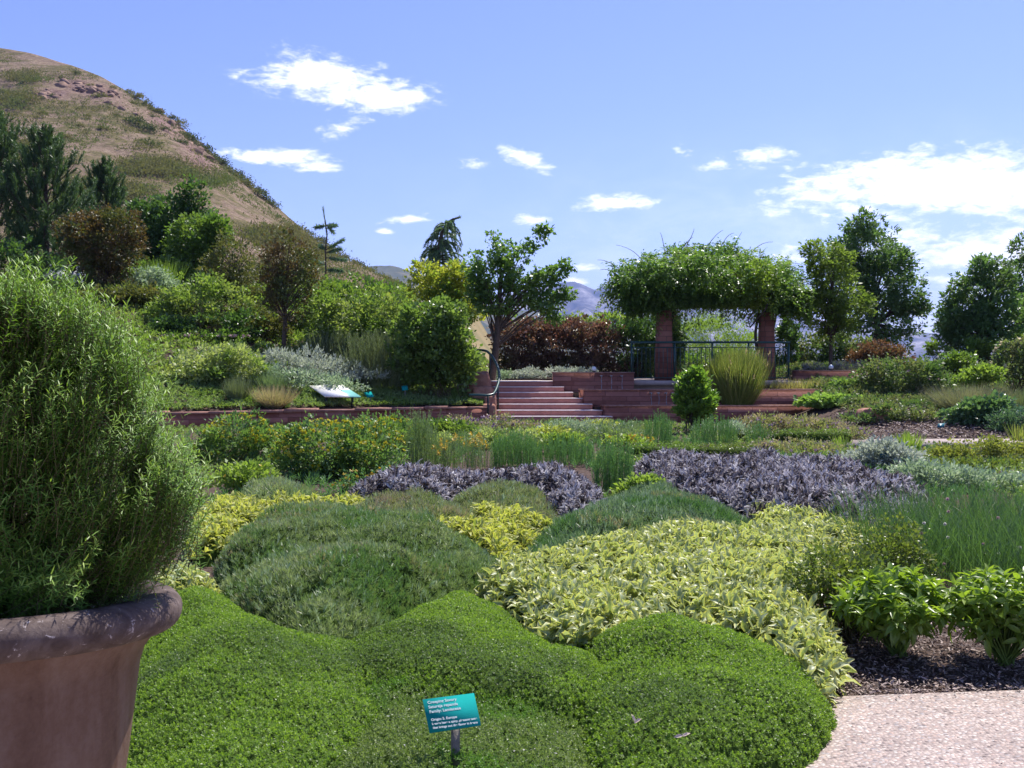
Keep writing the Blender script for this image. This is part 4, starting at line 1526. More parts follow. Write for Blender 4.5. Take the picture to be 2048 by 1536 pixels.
def bush(name, label, cat, base, ells, ncl, npc, L, W, mat, tpl=T_LEAF, cr=.25, up=.25, out=.6, shell=.45, stems=3, trunk_r=.04, trunk_top=None,
         bark=None, part='foliage', group=None, flowers=None, wisp=.12, seed=None, lean=0, keep_above=True, flat=.75, stem_part='stems', nlimb=60, fill=0, clip_z=None):
    """broad leaved bush or tree: leaf clusters spread through overlapping ellipsoids, each fed by a limb"""
    base = np.asarray(base, float)
    root = thing(name, label, cat, base, group)
    w = np.array([np.prod(r) ** .6 for c, r in ells])
    w = w / w.sum()
    ch = rng.choice(len(ells), ncl, p=w)
    Cc = np.array([ells[i][0] for i in ch])
    Rr = np.array([ells[i][1] for i in ch])
    d = rvec(ncl)
    rad = (shell + (1 - shell) * rng.random(ncl)) ** .7
    wi = rng.random(ncl) < wisp
    rad = np.where(wi, 1.0 + .18 * rng.random(ncl), rad * .97)
    C = Cc + d * Rr * rad[:, None]
    # uneven density: clumps and hollows
    hole = fbm((C - base) * (1.0 / max(cr * 2.6, .05)) + base[0], 61, 2)
    kp = (hole > .40) | wi
    C, d, Cc, Rr, wi, rad = C[kp], d[kp], Cc[kp], Rr[kp], wi[kp], rad[kp]
    ncl = len(C)
    npc = max(8, int(npc * .85))
    crs = cr * .78 * (.6 + .8 * rng.random(ncl)) * np.where(wi, .6, 1)
    if keep_above:
        C[:, 2] = np.maximum(C[:, 2], base[2] + crs * .35)
    n = ncl * npc
    off = rng.normal(size=(ncl, npc, 3)) * .5
    off[..., 2] *= flat
    Pp = (C[:, None, :] + off * crs[:, None, None]).reshape(-1, 3)
    outd = nrm(d * np.array([1, 1, .6]))
    D = nrm(off) * .55 + outd[:, None, :] * out + UP * up + rng.normal(size=(ncl, npc, 3)) * .45
    N = UP * .8 + rng.normal(size=(n, 3)) * .6
    lr = np.clip(rng.random(ncl)[:, None] * .55 + rng.random((ncl, npc)) * .45, 0, 1).ravel()
    Ls = L * 1.25 * (.55 + .9 * rng.random(n))
    W = W * 1.3
    mb = MB()
    ok = Pp[:, 2] > base[2] - .02
    if clip_z is not None:
        ok &= Pp[:, 2] > clip_z
    leaves(mb, tpl, Pp[ok], D.reshape(-1, 3)[ok], Ls[ok], Ls[ok] * (W / L), N[ok], lr[ok])
    mb.build(part, mat, root)
    # stems and limbs
    mb = MB()
    if trunk_top is not None:
        tt = np.asarray(trunk_top, float)
        s = np.linspace(0, 1, 9)[:, None]
        tr = base * (1 - s) + tt * s + np.array([[.04, .03, 0]]) * np.sin(s * 5 + base[0]) * (trunk_r * 8)
        tr[0] = base - UP * .1
        mb.tube(tr, np.linspace(trunk_r * 1.15, trunk_r * .45, 9), 8)
        sel = rng.choice(ncl, min(nlimb, ncl), replace=False)
        for i in sel:
            # leave the trunk below the cluster, at a height that suits it
            f = np.clip((C[i, 2] - base[2]) / max(tt[2] - base[2], .1) * .72 - .05, .38, .97)
            a = tr[int(f * 8)]
            mid = a * .5 + C[i] * .5 + UP * (.10 * np.linalg.norm(C[i] - a))
            q = np.linspace(0, 1, 6)[:, None]
            pts = a * (1 - q) ** 2 + 2 * mid * q * (1 - q) + C[i] * q * q
            r0 = trunk_r * .34 * (1.1 - .6 * f)
            mb.tube(pts, np.linspace(r0, r0 * .22, 6), 5, cap=False)
    else:
        sel = rng.choice(ncl, min(max(stems * 8, 12), ncl), replace=False)
        for i in sel:
            a = base + np.array([*(rng.normal(size=2) * .12 * stems ** .5 * min(1.0, np.linalg.norm(ells[0][1]) * .5)), -.03])
            mid = a * .45 + C[i] * .55
            mid[2] = a[2] * .4 + C[i, 2] * .6
            q = np.linspace(0, 1, 6)[:, None]
            pts = a * (1 - q) ** 2 + 2 * mid * q * (1 - q) + C[i] * q * q
            mb.tube(pts, np.linspace(trunk_r * .5, trunk_r * .1, 6), 5, cap=False)
    mb.build('trunk' if trunk_top is not None else stem_part, bark or M_BARK, root)
    if flowers is not None:
        fm, nf, fs, k, fpart = flowers
        mb = MB()
        i = rng.choice(ncl, nf)
        dd = nrm(d[i] + UP * .5)
        d = d * np.array([1, 1, 0]) + np.abs(d) * np.array([0, 0, 1])
        fp = Cc[i] + d[i] * Rr[i] * (1.0 + .08 * rng.random((nf, 1)))
        fp[:, 2] = np.maximum(fp[:, 2], base[2] + .1)
        rosettes(mb, T_LEAF, fp, dd, k, fs, fs * .75, (35, 95), 0, 0)
        mb.build(fpart, fm, root)
    return root


def tuft(name, label, cat, base, n, height, rad0, rad1, W, mat, tpl=T_BLADE, lean=.35, curve=.25, group=None, plume=None, root=None, stiff=False):
    """clump of upright blades or stems"""
    base = np.asarray(base, float)
    a = rng.random(n) * 6.283
    r = np.sqrt(rng.random(n))
    Pp = base + np.stack([np.cos(a) * r * rad0, np.sin(a) * r * rad0, np.zeros(n) - .02], 1)
    D = nrm(np.stack([np.cos(a) * r * rad1 / height, np.sin(a) * r * rad1 / height, np.ones(n)], 1) + rng.normal(size=(n, 3)) * lean * .35)
    L = height * (1 - .25 * r ** 2) * (.6 + .45 * rng.random(n)) / np.maximum(D[:, 2], .5) * .95
    N = np.stack([np.cos(a), np.sin(a), np.full(n, .3)], 1) + rng.normal(size=(n, 3)) * (.2 if not stiff else 1.5)
    o = root or thing(name, label, cat, base, group)
    mb = MB()
    leaves(mb, tpl, Pp, D, L, W, N)
    mb.build('blades', mat, o)
    if plume is not None:
        pm, np_, ps = plume
        i = rng.choice(n, np_)
        tip = Pp[i] + D[i] * L[i][:, None] * .97
        mb = MB()
        rosettes(mb, T_LEAF, tip, nrm(D[i] + UP * .3), 7, ps, ps * .25, (10, 45), ps * 1.2, 0)
        mb.build('plumes', pm, o)
    return o


def spiky_stems(mb, bases, heights, D, step, L, W, tpl=T_NEEDLE, k=4, mat=0, spread=(30, 65), taper=True):
    """upright stems clothed in short leaves"""
    for b, h, d in zip(bases, heights, D):
        m_ = max(3, int(h / step))
        s = np.linspace(.1, 1, m_)
        bend = rng.normal(size=3) * .05 * h
        C = b + d * (s * h)[:, None] + bend * (s ** 2)[:, None]
        A = np.repeat(nrm(d + bend * .8 / max(h, .01))[None], m_, 0)
        rosettes(mb, tpl, C, A, k, L, W, spread, 0, mat)


# ------------------------------------------------------------------ rosemary bush in the pot
def rosemary():
    base = np.array([PC[0], PC[1], PZ - .05])
    root = thing('rosemary_bush', 'big upright rosemary bush growing in the terracotta pot', 'shrub', base)
    ells = [E(-60, 790, 330, 250, 2.4, .85), E(-30, 985, 395, 175, 2.4, .85), E(80, 650, 130, 125, 2.4, 1.2), E(-100, 650, 200, 150, 2.4, 1.0), E(180, 720, 120, 120, 2.4, 1.1), E(230, 880, 110, 190, 2.4, 1.0), E(330, 985, 95, 130, 2.4, 1.0), E(-20, 1120, 370, 75, 2.4, .9), E(110, 1130, 220, 45, 2.28, .7), E(60, 1165, 250, 30, 2.38, 1.0), E(160, 1160, 130, 34, 2.2, .8)]
    w = np.array([np.prod(r) ** .62 for c, r in ells])
    w[-4:] *= 2.0
    w[-1] *= .35
    w /= w.sum()
    n = 9500
    ch = rng.choice(len(ells), n, p=w)
    Cc = np.array([ells[i][0] for i in ch])
    Rr = np.array([ells[i][1] for i in ch])
    d = rvec(n)
    T = Cc + d * Rr * (.35 + .65 * rng.random((n, 1)) ** .55)
    # tips: keep only those inside the view half or near it to save faces on the hidden back-left
    hole = fbm((T - base) * 7.5, 71, 2)
    ok = (T[:, 0] > PC[0] - .35) & (hole > .37)
    T = T[ok]
    n = len(T)
    rel = T - (base + UP * .15)
    A = nrm(nrm(rel) * .50 + UP * .72 + rng.normal(size=(n, 3)) * .24)
    low = T[:, 2] < PZ + .10
    A[low] = nrm(nrm(rel[low] * np.array([1, 1, .3])) * .8 + rng.normal(size=(low.sum(), 3)) * .3 + UP * .25)
    Ls = .075 + .08 * rng.random(n)
    mb = MB()
    st = MB()
    rndc = rng.random(n)
    step = .0036
    Bs, Ds, Rn, Nn = [], [], [], []
    for t, a, L, rc in zip(T, A, Ls, rndc):
        m_ = int(L / step)
        s = np.linspace(0, 1, m_)
        bend = rng.normal(size=3) * .018 + UP * .012
        C = t - a * L + a * (s * L)[:, None] + bend * (s ** 2)[:, None]
        q = m_ // 8
        st.tube(C[[0, m_ // 3, 2 * m_ // 3, m_ - 1]], [.0009, .0008, .0006, .0004], 4, cap=False)
        ph = np.arange(m_) * 3.1416 + (np.arange(m_) // 2) * 1.35 + rng.random() * 6
        ref = UP if abs(a[2]) < .9 else np.array([1.0, 0, 0])
        x = nrm(np.cross(a, ref))
        y = np.cross(a, x)
        th = np.radians(80 - 34 * s ** 4) + rng.normal(size=m_) * .10
        D = a * np.cos(th)[:, None] + (x * np.cos(ph)[:, None] + y * np.sin(ph)[:, None]) * np.sin(th)[:, None]
        Bs.append(C)
        Ds.append(D)
        Rn.append(np.clip(rc * .30 + .25 * rng.random(m_) + .5 * s ** 2, 0, 1))  # paler towards each tip, so shade inside the bush is painted in
        Nn.append(np.repeat(a[None], m_, 0))
    Bs, Ds, Rn, Nn = map(np.concatenate, (Bs, Ds, Rn, Nn))
    m_ = len(Bs)
    L = .0170 * (.75 + .5 * rng.random(m_))
    leaves(mb, T_NEEDLE3, Bs, Ds, L, .0025, Nn, Rn)
    mb.build('needles', L_ROSE, root)
    # woody branches
    for i in rng.choice(n, 90, replace=False):
        a = base + np.array([rng.normal() * .06, rng.normal() * .06, 0])
        e = T[i] - A[i] * Ls[i]
        mid = a * .5 + e * .5 + UP * .08
        q = np.linspace(0, 1, 7)[:, None]
        st.tube(a * (1 - q) ** 2 + 2 * mid * q * (1 - q) + e * q * q, np.linspace(.006, .002, 7), 5, cap=False)
    st.build('branches', M_TWIG, root)


T_NEEDLE3 = (np.array([(-.45, 0, 0), (.45, 0, 0), (.5, .55, .04), (-.5, .55, .04), (.12, 1, -.03), (-.12, 1, -.03)], float),
             np.array([(0, 1, 2, 3), (3, 2, 4, 5)]), np.array([(0, 0), (1, 0), (1, .5), (0, .5), (.6, 1), (.4, 1)], float))
rosemary()

# ------------------------------------------------------------------ near herb beds
SAV = [dict(tpl=T_LEAF, mat=L_SAVORY, dens=5200, k=9, L=.0098, W=.0050, spread=(25, 92), along=.010, up=.6, rand=.38, sink=.022)]
SAVG = [dict(tpl=T_LEAF, mat=L_SAVORY_GREY, dens=5200, k=9, L=.0095, W=.0047, spread=(20, 90), along=.014, up=.6, rand=.42, sink=.028)]
patch_obj('savory_mound', 'bright green creeping herb mound beside the terracotta pot', 'ground cover',
          Patch([(180, 1700), (200, 1400), (250, 1230), (320, 1180), (380, 1168), (440, 1170), (500, 1196), (560, 1236), (640, 1262), (720, 1258), (800, 1300), (800, 1400), (720, 1480), (640, 1720)],
                .17, .32, .85, .30, 1.5, 1, fine=.45), SAV, res=.04)
patch_obj('savory_mound', 'bright green creeping herb mound in the middle with a crest below the golden sage', 'ground cover',
          Patch([(640, 1268), (710, 1240), (800, 1195), (880, 1172), (960, 1172), (1030, 1200), (1080, 1245), (1130, 1280), (1210, 1290), (1260, 1380), (1160, 1430), (960, 1420), (780, 1390), (690, 1330)],
                .18, .31, .75, .30, 1.5, 2, fine=.45), SAV, res=.04)
patch_obj('savory_mound', 'greyer green herb mound with tiny white blossoms around the plant label', 'ground cover',
          Patch([(500, 1720), (570, 1500), (640, 1370), (740, 1300), (880, 1276), (1000, 1280), (1110, 1318), (1190, 1390), (1240, 1500), (1250, 1720)],
                .12, .225, .95, .30, 1.6, 3, fine=.45), SAVG, res=.04, flowers=(P_WHITE, 9, .0065, .02, 4))
patch_obj('savory_mound', 'large domed bright green herb mound spilling onto the pebble path', 'ground cover',
          Patch([(1140, 1298), (1210, 1264), (1300, 1250), (1400, 1256), (1480, 1280), (1560, 1308), (1632, 1345), (1680, 1388), (1682, 1422), (1640, 1456), (1550, 1500), (1420, 1580), (1240, 1660), (1190, 1500), (1140, 1390)],
                .16, .36, .85, .30, 1.5, 4, fine=.45), SAV, res=.04)

# dead leaves lying on the mound
for (px, py, lab, seed) in ((1268, 1447, 'dry curled white leaf lying on the domed green mound', 1), (1364, 1473, 'dry tan leaf lying on the domed green mound', 2)):
    mb = MB()
    a = G(px, py, .27)
    leaves(mb, T_OVAL, np.array([a, a + [.004, .002, .003]]), np.array([[.8, .2, .5], [-.3, .3, .8]]) if seed == 1 else np.array([[.9, .2, .35], [-.9, -.1, -.1]]),
           .034, .014, np.array([[0, -.5, 1], [.5, -.5, .6]]))
    tag(mb.build('dry_leaf', plain('dry_leaf', (.62, .50, .40), .8, .2)), lab, 'dead leaf')

TH = lambda mat, L=.036, W=.0042, d=950: [dict(tpl=T_NEEDLE, mat=mat, dens=d, k=11, L=L, W=W, spread=(8, 62), along=.02, up=.75, rand=.4, sink=.035, lvar=.9),
                                          dict(tpl=T_NEEDLE, mat=L_ORE, dens=d * .5, k=9, L=L * 1.1, W=W, spread=(8, 55), along=.03, up=.8, rand=.35, sink=.02, where=(1.7, 5, .60)),
                                          dict(tpl=T_NEEDLE, mat=L_SILVG, dens=d * .08, k=7, L=L * 1.15, W=W * .9, spread=(4, 30), along=.03, up=.9, rand=.3, sink=0, rise=.01)]
patch_obj('thyme_mound', 'broad grey green mound in the middle with a dark hollow at its front edge', 'herb mound',
          Patch([(415, 1120), (440, 1085), (520, 1050), (600, 1030), (680, 1026), (770, 1040), (860, 1070), (940, 1090), (1020, 1108), (1040, 1125), (990, 1150), (930, 1172), (860, 1190), (790, 1215), (720, 1250), (660, 1275), (600, 1268), (545, 1240), (490, 1205), (440, 1170)],
                .13, .29, .75, .7, 1.5, 7), TH(L_THYME, .031, .0042, 1250), res=.05)
patch_obj('thyme_mound', 'olive green mound with brownish patches left of the yellow sage strip', 'herb mound',
          Patch([(640, 1040), (700, 1008), (790, 985), (870, 985), (930, 1000), (970, 1030), (960, 1052), (880, 1062), (800, 1068), (720, 1050)],
                .17, .23, .5, .45, 1.5, 8), TH(L_THYME3, .045, .0055, 700), res=.06)
patch_obj('thyme_mound', 'green grey mound in front of the left purple sage', 'herb mound',
          Patch([(890, 985), (940, 965), (1010, 960), (1070, 970), (1110, 995), (1128, 1030), (1100, 1052), (1020, 1048), (950, 1022), (905, 1005)],
                .19, .26, .6, .45, 1.5, 9), TH(L_THYME3, .05, .0062, 620), res=.07)
patch_obj('thyme_mound', 'dark blue green domed mound behind the golden sage', 'herb mound',
          Patch([(1020, 1118), (1050, 1075), (1120, 1030), (1190, 995), (1270, 975), (1350, 975), (1430, 995), (1490, 1025), (1525, 1060), (1480, 1078), (1400, 1075), (1300, 1078), (1210, 1102), (1120, 1130), (1050, 1135)],
                .15, .27, .8, .45, 1.3, 10), TH(L_THYME2, .045, .0054, 760), res=.06)
patch_obj('thyme_mound', 'small grey green mound behind the far left golden sage', 'herb mound',
          Patch([(455, 1000), (490, 972), (560, 965), (620, 980), (665, 1000), (640, 1022), (540, 1025), (470, 1020)],
                .2, .34, .5, .3, 1.3, 12), TH(L_THYME, .055, .0068, 520), res=.07)

SAGE = lambda mat, L=.062, W=.022, d=330, k=9: [dict(tpl=T_ARCH, mat=mat, dens=d, k=k, L=L, W=W, spread=(18, 105), along=.035, up=.65, rand=.55, sink=.05, rise=.012, lvar=1.0)]
patch_obj('golden_sage', 'large sweep of variegated golden sage from the path edge to the purple sage', 'ground cover',
          Patch([(945, 1172), (1000, 1145), (1080, 1130), (1180, 1112), (1280, 1082), (1360, 1070), (1460, 1072), (1530, 1060), (1500, 1020), (1470, 998), (1540, 1010), (1640, 1030), (1730, 1050), (1790, 1078), (1740, 1100), (1660, 1125), (1610, 1150),
                 (1620, 1200), (1650, 1240), (1680, 1290), (1682, 1335), (1655, 1375), (1600, 1372), (1530, 1350), (1480, 1310), (1400, 1285), (1300, 1275), (1200, 1300), (1130, 1300), (1080, 1260), (1020, 1205)],
                .13, .25, .34, .3, 1.5, 13), SAGE(L_GOLD, .070, .024, 340), res=.05)
patch_obj('golden_sage', 'bright yellow sage strip between the grey green mounds', 'ground cover',
          Patch([(915, 1000), (960, 1012), (1010, 1030), (1070, 1042), (1130, 1052), (1080, 1062), (1045, 1080), (1030, 1108), (960, 1100), (890, 1085), (815, 1068), (850, 1052), (940, 1058), (985, 1045), (950, 1025)],
                .16, .24, .3, .3, 1.6, 14), SAGE(L_GOLD2, .066, .022, 330), res=.06)
patch_obj('golden_sage', 'bright yellow sage strip at the left behind the rosemary', 'ground cover',
          Patch([(380, 1085), (390, 1030), (420, 1012), (520, 1012), (640, 1014), (700, 998), (760, 985), (740, 1000), (680, 1022), (600, 1032), (520, 1050), (440, 1085)],
                .18, .26, .3, .3, 1.6, 15), SAGE(L_GOLD2, .07, .023, 300), res=.06)
patch_obj('golden_sage', 'small yellow sage clump peeping out beside the pot rim', 'ground cover',
          Patch([(300, 1178), (320, 1150), (380, 1136), (430, 1150), (430, 1172), (370, 1182)], .16, .22, .2, .3, 1.6, 16), SAGE(L_GOLD, .062, .022, 380), res=.05)
PURP = lambda L=.075, W=.022, d=230: [dict(tpl=T_ARCH, mat=L_PURP, dens=d, k=9, L=L, W=W, spread=(8, 78), along=.07, up=.8, rand=.3, sink=.04, rise=.03)]
patch_obj('purple_sage', 'purple sage drift at the left below the green rush stems', 'ground cover',
          Patch([(680, 992), (710, 968), (800, 958), (880, 942), (960, 945), (1020, 955), (1100, 952), (1180, 968), (1230, 995), (1180, 1018), (1140, 1030), (1120, 1005), (1070, 972), (980, 962), (900, 978), (800, 994)],
                .22, .29, .4, .5, 1.8, 17), PURP(.090, .021, 190), M_UNDERP, res=.07)
patch_obj('purple_sage', 'large drift of purple sage at the right behind the golden sage', 'ground cover',
          Patch([(1262, 935), (1310, 922), (1400, 932), (1500, 930), (1600, 930), (1680, 938), (1790, 955), (1850, 985), (1835, 1018), (1775, 1030), (1760, 1070), (1690, 1060), (1600, 1040), (1500, 1012), (1420, 998), (1320, 985), (1300, 960)],
                .20, .29, .4, .5, 1.8, 18), PURP(.090, .021, 185), M_UNDERP, res=.07)

# mulch chips near the path corner
mb = MB()
n = 26000
xy = np.stack([1.3 + rng.random(n) * 4.2, 4.98 + rng.random(n) ** 1.2 * 1.9], 1)
D = rng.normal(size=(n, 3)) * np.array([1, 1, .35])
leaves(mb, T_NEEDLE, np.concatenate([xy, .0 + rng.random((n, 1)) ** 2 * .025], 1), D, .012 + .03 * rng.random(n) ** 2, .006 + .006 * rng.random(n), UP + rng.normal(size=(n, 3)) * .6)
M_CHIP = leafmat('bark_mulch_chips', [(.035, .024, .02), (.075, .05, .042), (.14, .10, .085), (.30, .23, .20)], .0, rough=.7, spec=.3)
n = 700
xy = np.stack([1.5 + rng.random(n) * 4.5, 5.08 - np.abs(rng.normal(size=n)) * .10], 1)
leaves(mb, T_NEEDLE, np.concatenate([xy, np.full((n, 1), .031) + .006 * rng.random((n, 1))], 1), rng.normal(size=(n, 3)) * np.array([1, 1, .1]), .010 + .022 * rng.random(n) ** 2, .005 + .005 * rng.random(n), UP + rng.normal(size=(n, 3)) * .3)
xy = np.stack([1.4 + rng.random(60) * 4.5, 4.95 - rng.random(60) * 1.6], 1)
leaves(mb, T_LEAF, np.concatenate([xy, np.full((60, 1), .033)], 1), rng.normal(size=(60, 3)) * np.array([1, 1, .1]), .012 + .02 * rng.random(60), .008, UP + rng.normal(size=(60, 3)) * .3)
tag(mb.build('mulch', M_CHIP), 'shredded brown bark mulch at the corner of the pebble path', 'mulch', kind='stuff')
mb = MB()
n = 9000
xy = np.stack([7.2 + rng.random(n) * 5, 21.8 + rng.random(n) * 4.5], 1)
z = right_z(xy[:, 0], xy[:, 1]) + rng.random(n) ** 2 * .05
D = rng.normal(size=(n, 3)) * np.array([1, 1, .35])
leaves(mb, T_NEEDLE, np.concatenate([xy, z[:, None]], 1), D, .03 + .08 * rng.random(n) ** 2, .02 + .015 * rng.random(n), UP + rng.normal(size=(n, 3)) * .6)
tag(mb.build('mulch', M_CHIP), 'bark mulch on the far right slope', 'mulch', kind='stuff')


def pepper_plant(label, px, py_base, h, rad, seed):
    b = G(px, py_base, 0)
    root = thing('pepper_plant', label, 'plant', b, 'leafy green plants in the mulch')
    mb, st = MB(), MB()
    n = 96
    tips = []
    for i in range(n):
        a = rng.random() * 6.283
        r = math.sqrt(rng.random())
        zt = h * (1.02 - .34 * r * r) * (.55 + .45 * rng.random() ** .5)
        tips.append(b + np.array([math.cos(a) * r * rad, math.sin(a) * r * rad, zt]))
    tips = np.array(tips)
    for t in tips:
        mid = b * .6 + t * .4
        mid[2] = b[2] + (t[2] - b[2]) * .6
        q = np.linspace(0, 1, 7)[:, None]
        a0 = b + np.array([rng.normal() * .015, rng.normal() * .015, 0])
        pts = a0 * (1 - q) ** 2 + 2 * mid * q * (1 - q) + t * q * q
        st.tube(pts, np.linspace(.006, .002, 7), 5, cap=False)
        # leaves along the upper part of each stem
        pos = np.concatenate([pts[3:6], pts[4:6] + rng.normal(size=(2, 3)) * .01])
        A = np.repeat(nrm(pts[6] - pts[4])[None], len(pos), 0)
        rosettes(mb, T_PEP, pos, A, 2, .085, .030, (60, 115), 0, 0, lvar=.5)
    A = nrm((tips - b) * np.array([1, 1, .5]) * .5 + UP * .9)
    rosettes(mb, T_PEP, tips, A, 10, .074, .027, (30, 118), .03, 0, lvar=.6)
    mb.build('leaves', L_BASIL, root)
    st.build('stems', plain('soft_green_stem', (.10, .16, .03), .6, .3), root)


def _pep():
    V = np.array([(0, 0, 0), (.44, .25, .09), (.46, .52, .05), (.24, .80, -.06), (0, 1.0, -.24), (-.24, .80, -.06), (-.46, .52, .05), (-.44, .25, .09), (0, .3, .03), (0, .62, -.03)], float)
    Fs = [(0, 1, 8, 0), (0, 8, 7, 0), (1, 2, 9, 8), (8, 9, 6, 7), (2, 3, 4, 9), (9, 4, 5, 6)]
    U = np.stack([V[:, 0] + .5, V[:, 1]], 1)
    return V, Fs, U


_V, _F, _U = _pep()
# two triangles at the base are written as quads with a doubled middle point
_V = np.concatenate([_V, [[.02, .0, 0], [-.02, 0, 0]]])
_U = np.concatenate([_U, [[.5, 0], [.5, 0]]])
T_PEP = (_V, np.array([(0, 10, 1, 8), (11, 0, 8, 7), (1, 2, 9, 8), (8, 9, 6, 7), (2, 3, 4, 9), (9, 4, 5, 6)]), _U)
pepper_plant('bushy bright green leafy plant on the mulch next to the golden sage', 1795, 1312, .47, .31, 1)
pepper_plant('bushy bright green leafy plant cut by the right edge of the photo', 2010, 1330, .50, .35, 2)

bush('box_shrub', 'low dark glossy small leaved shrub between golden sage and leafy green plants', 'shrub', G(1690, 1275, 0),
     [E(1675, 1165, 95, 70, 6.2, 1.1), E(1720, 1190, 80, 80, 6.2, 1.1), E(1660, 1215, 70, 55, 6.2)], 330, 24, .020, .012, L_BOX, cr=.075, up=.4, stems=8, trunk_r=.012, bark=M_TWIG)
# chives with round flower heads
ch = thing('chive_clump', 'dense clump of dark green chives with round pale flower heads at the right edge', 'herb', G(1960, 1190, 0))
mb = MB()
n = 11500
xy = np.array([4.3, 8.3]) + (rng.random((n, 2)) - .5) * np.array([3.4, 3.0])
s_ = fbm(np.concatenate([xy, xy[:, :1] * 0], 1) * 2.2, 8, 2)
pxx = 1024 + xy[:, 0] / xy[:, 1] * F
ok = (((xy[:, 0] - 4.35) / 1.6) ** 2 + ((xy[:, 1] - 8.3) / 1.45) ** 2 < .75 + .5 * s_)
xy = xy[ok]
n = len(xy)
D = nrm(np.stack([rng.normal(size=n) * .42 - .05, rng.normal(size=n) * .42, np.ones(n)], 1))
leaves(mb, T_BLADE, np.concatenate([xy, np.zeros((n, 1))], 1), D, .34 + .28 * rng.random(n), .0052, rvec(n))
mb.build('blades', L_CHIVE, ch)
for (px, py) in ((1897, 1023), (1895, 998), (1996, 1036), (1843, 1066), (1896, 1075), (1830, 1088), (1967, 1088), (1826, 1106), (1785, 1102), (1888, 1128), (1890, 1048), (1998, 1108), (1792, 1120), (1848, 1046), (2040, 1095)):
    c = P(px, py, 7.5)
    mb = MB()
    A = rvec(60)
    leaves(mb, T_LEAF, np.repeat(c[None], 60, 0), A, .014, .007)
    hd = mb.build('flower_head', P_PINK if (px % 3) else P_WHITE, ch)
    mb = MB()
    mb.tube([(c[0] + .03, c[1] + .02, 0), (c[0] + .01, c[1], c[2] * .6), c], .0016, 4, cap=False)
    mb.build('stalk', L_CHIVE, hd)
bush('box_shrub', 'olive green small leaved sprawl between purple sage and chives', 'shrub', G(1800, 1120, 0),
     [E(1795, 1075, 50, 34, 7.6), E(1780, 1105, 70, 40, 7.4), E(1820, 1125, 50, 36, 7.3)], 190, 22, .020, .011, L_BOX, cr=.09, up=.5, stems=6, trunk_r=.01, bark=M_TWIG)

# ------------------------------------------------------------------ middle beds
def shrub_px(name, label, cat, Y, ells, ncl, npc, L, W, mat, base_px=None, base_z=None, **kw):
    """ells in picture units (px, py, rx, ry)"""
    cx = base_px if base_px is not None else ells[0][0]
    b = base_pt(cx, Y)
    if base_z is not None:
        b[2] = base_z
    return bush(name, label, cat, b, [E(*e[:4], Y, *(e[4:] or (1.0,))) for e in ells], ncl, npc, L, W, mat, **kw)


YF = lambda n, s=.035: (P_YEL, n, s, 5, 'blossoms')
shrub_px('flowering_shrub', 'left yellow flowered shrub half behind the rosemary', 'shrub', 16.0, [(480, 880, 70, 50), (440, 905, 50, 40), (530, 895, 50, 45)], 260, 26, .05, .020, L_RUE,
         cr=.16, up=.5, stems=8, trunk_r=.015, flowers=YF(420, .034), bark=M_TWIG)
shrub_px('flowering_shrub', 'wide yellow flowered shrub in front of the low stone wall', 'shrub', 14.6, [(660, 900, 100, 60), (740, 900, 70, 55), (600, 915, 60, 55), (690, 945, 90, 40), (640, 950, 50, 30)], 560, 26, .045, .018, L_RUE,
         cr=.16, up=.5, stems=10, trunk_r=.015, flowers=YF(800, .032), bark=M_TWIG)
shrub_px('flowering_shrub', 'yellow flowered shrub against the stone wall near the rush stems', 'shrub', 18.5, [(790, 880, 55, 45), (740, 870, 50, 35)], 190, 26, .05, .02, L_RUE,
         cr=.18, up=.5, stems=8, trunk_r=.015, flowers=YF(280, .036), bark=M_TWIG)
shrub_px('leafy_shrub', 'small yellow green leafed shrub below the left yellow flowered shrub', 'shrub', 12.6, [(500, 955, 55, 28), (460, 965, 40, 24)], 120, 24, .04, .022, L_LIME,
         cr=.12, up=.5, stems=6, trunk_r=.01, flowers=(P_ORANGE, 14, .03, 5, 'blossoms'), bark=M_TWIG)
shrub_px('flowering_herb', 'orange dotted herbs at the left end of the purple sage', 'flower', 12.8, [(680, 985, 30, 18), (720, 960, 40, 20), (780, 948, 30, 16)], 60, 20, .03, .012, L_STICK2,
         cr=.12, up=.6, stems=6, trunk_r=.008, flowers=(P_ORANGE, 60, .026, 5, 'blossoms'), bark=M_TWIG)


def stem_clump(label, px0, px1, py_top, Y, n, mat, depth=.5, lean=.07, step=.028, L=.034, W=.0055, k=5, name='herb_clump', cat='herb', flowers=None, group=None, zb=0.0):
    b = base_pt((px0 + px1) / 2, Y)
    b[2] = zb
    root = thing(name, label, cat, b, group)
    x0, x1 = (px0 - 1024) / F * Y, (px1 - 1024) / F * Y
    ztop = P(0, py_top - 10, Y)[2]
    bases = np.stack([x0 + (x1 - x0) * rng.random(n), Y + (rng.random(n) - .5) * depth, np.full(n, zb - .02)], 1)
    e = 1 - .35 * np.abs((bases[:, 0] - (x0 + x1) / 2) / max((x1 - x0) / 2, .01)) ** 3
    H = (ztop - zb) * e * (.62 + .38 * rng.random(n))
    D = nrm(np.stack([rng.normal(size=n) * lean, rng.normal(size=n) * lean, np.ones(n)], 1))
    mb = MB()
    spiky_stems(mb, bases, H, D, step, L, W, k=k, spread=(8, 38))
    mb.build('stems', mat, root)
    if flowers:
        m, fs, p = flowers
        mb = MB()
        ok = rng.random(n) < p
        rosettes(mb, T_LEAF, (bases + D * H[:, None])[ok], D[ok], 8, fs, fs * .5, (20, 90), fs, 0)
        mb.build('blossoms', m, root)
    return root


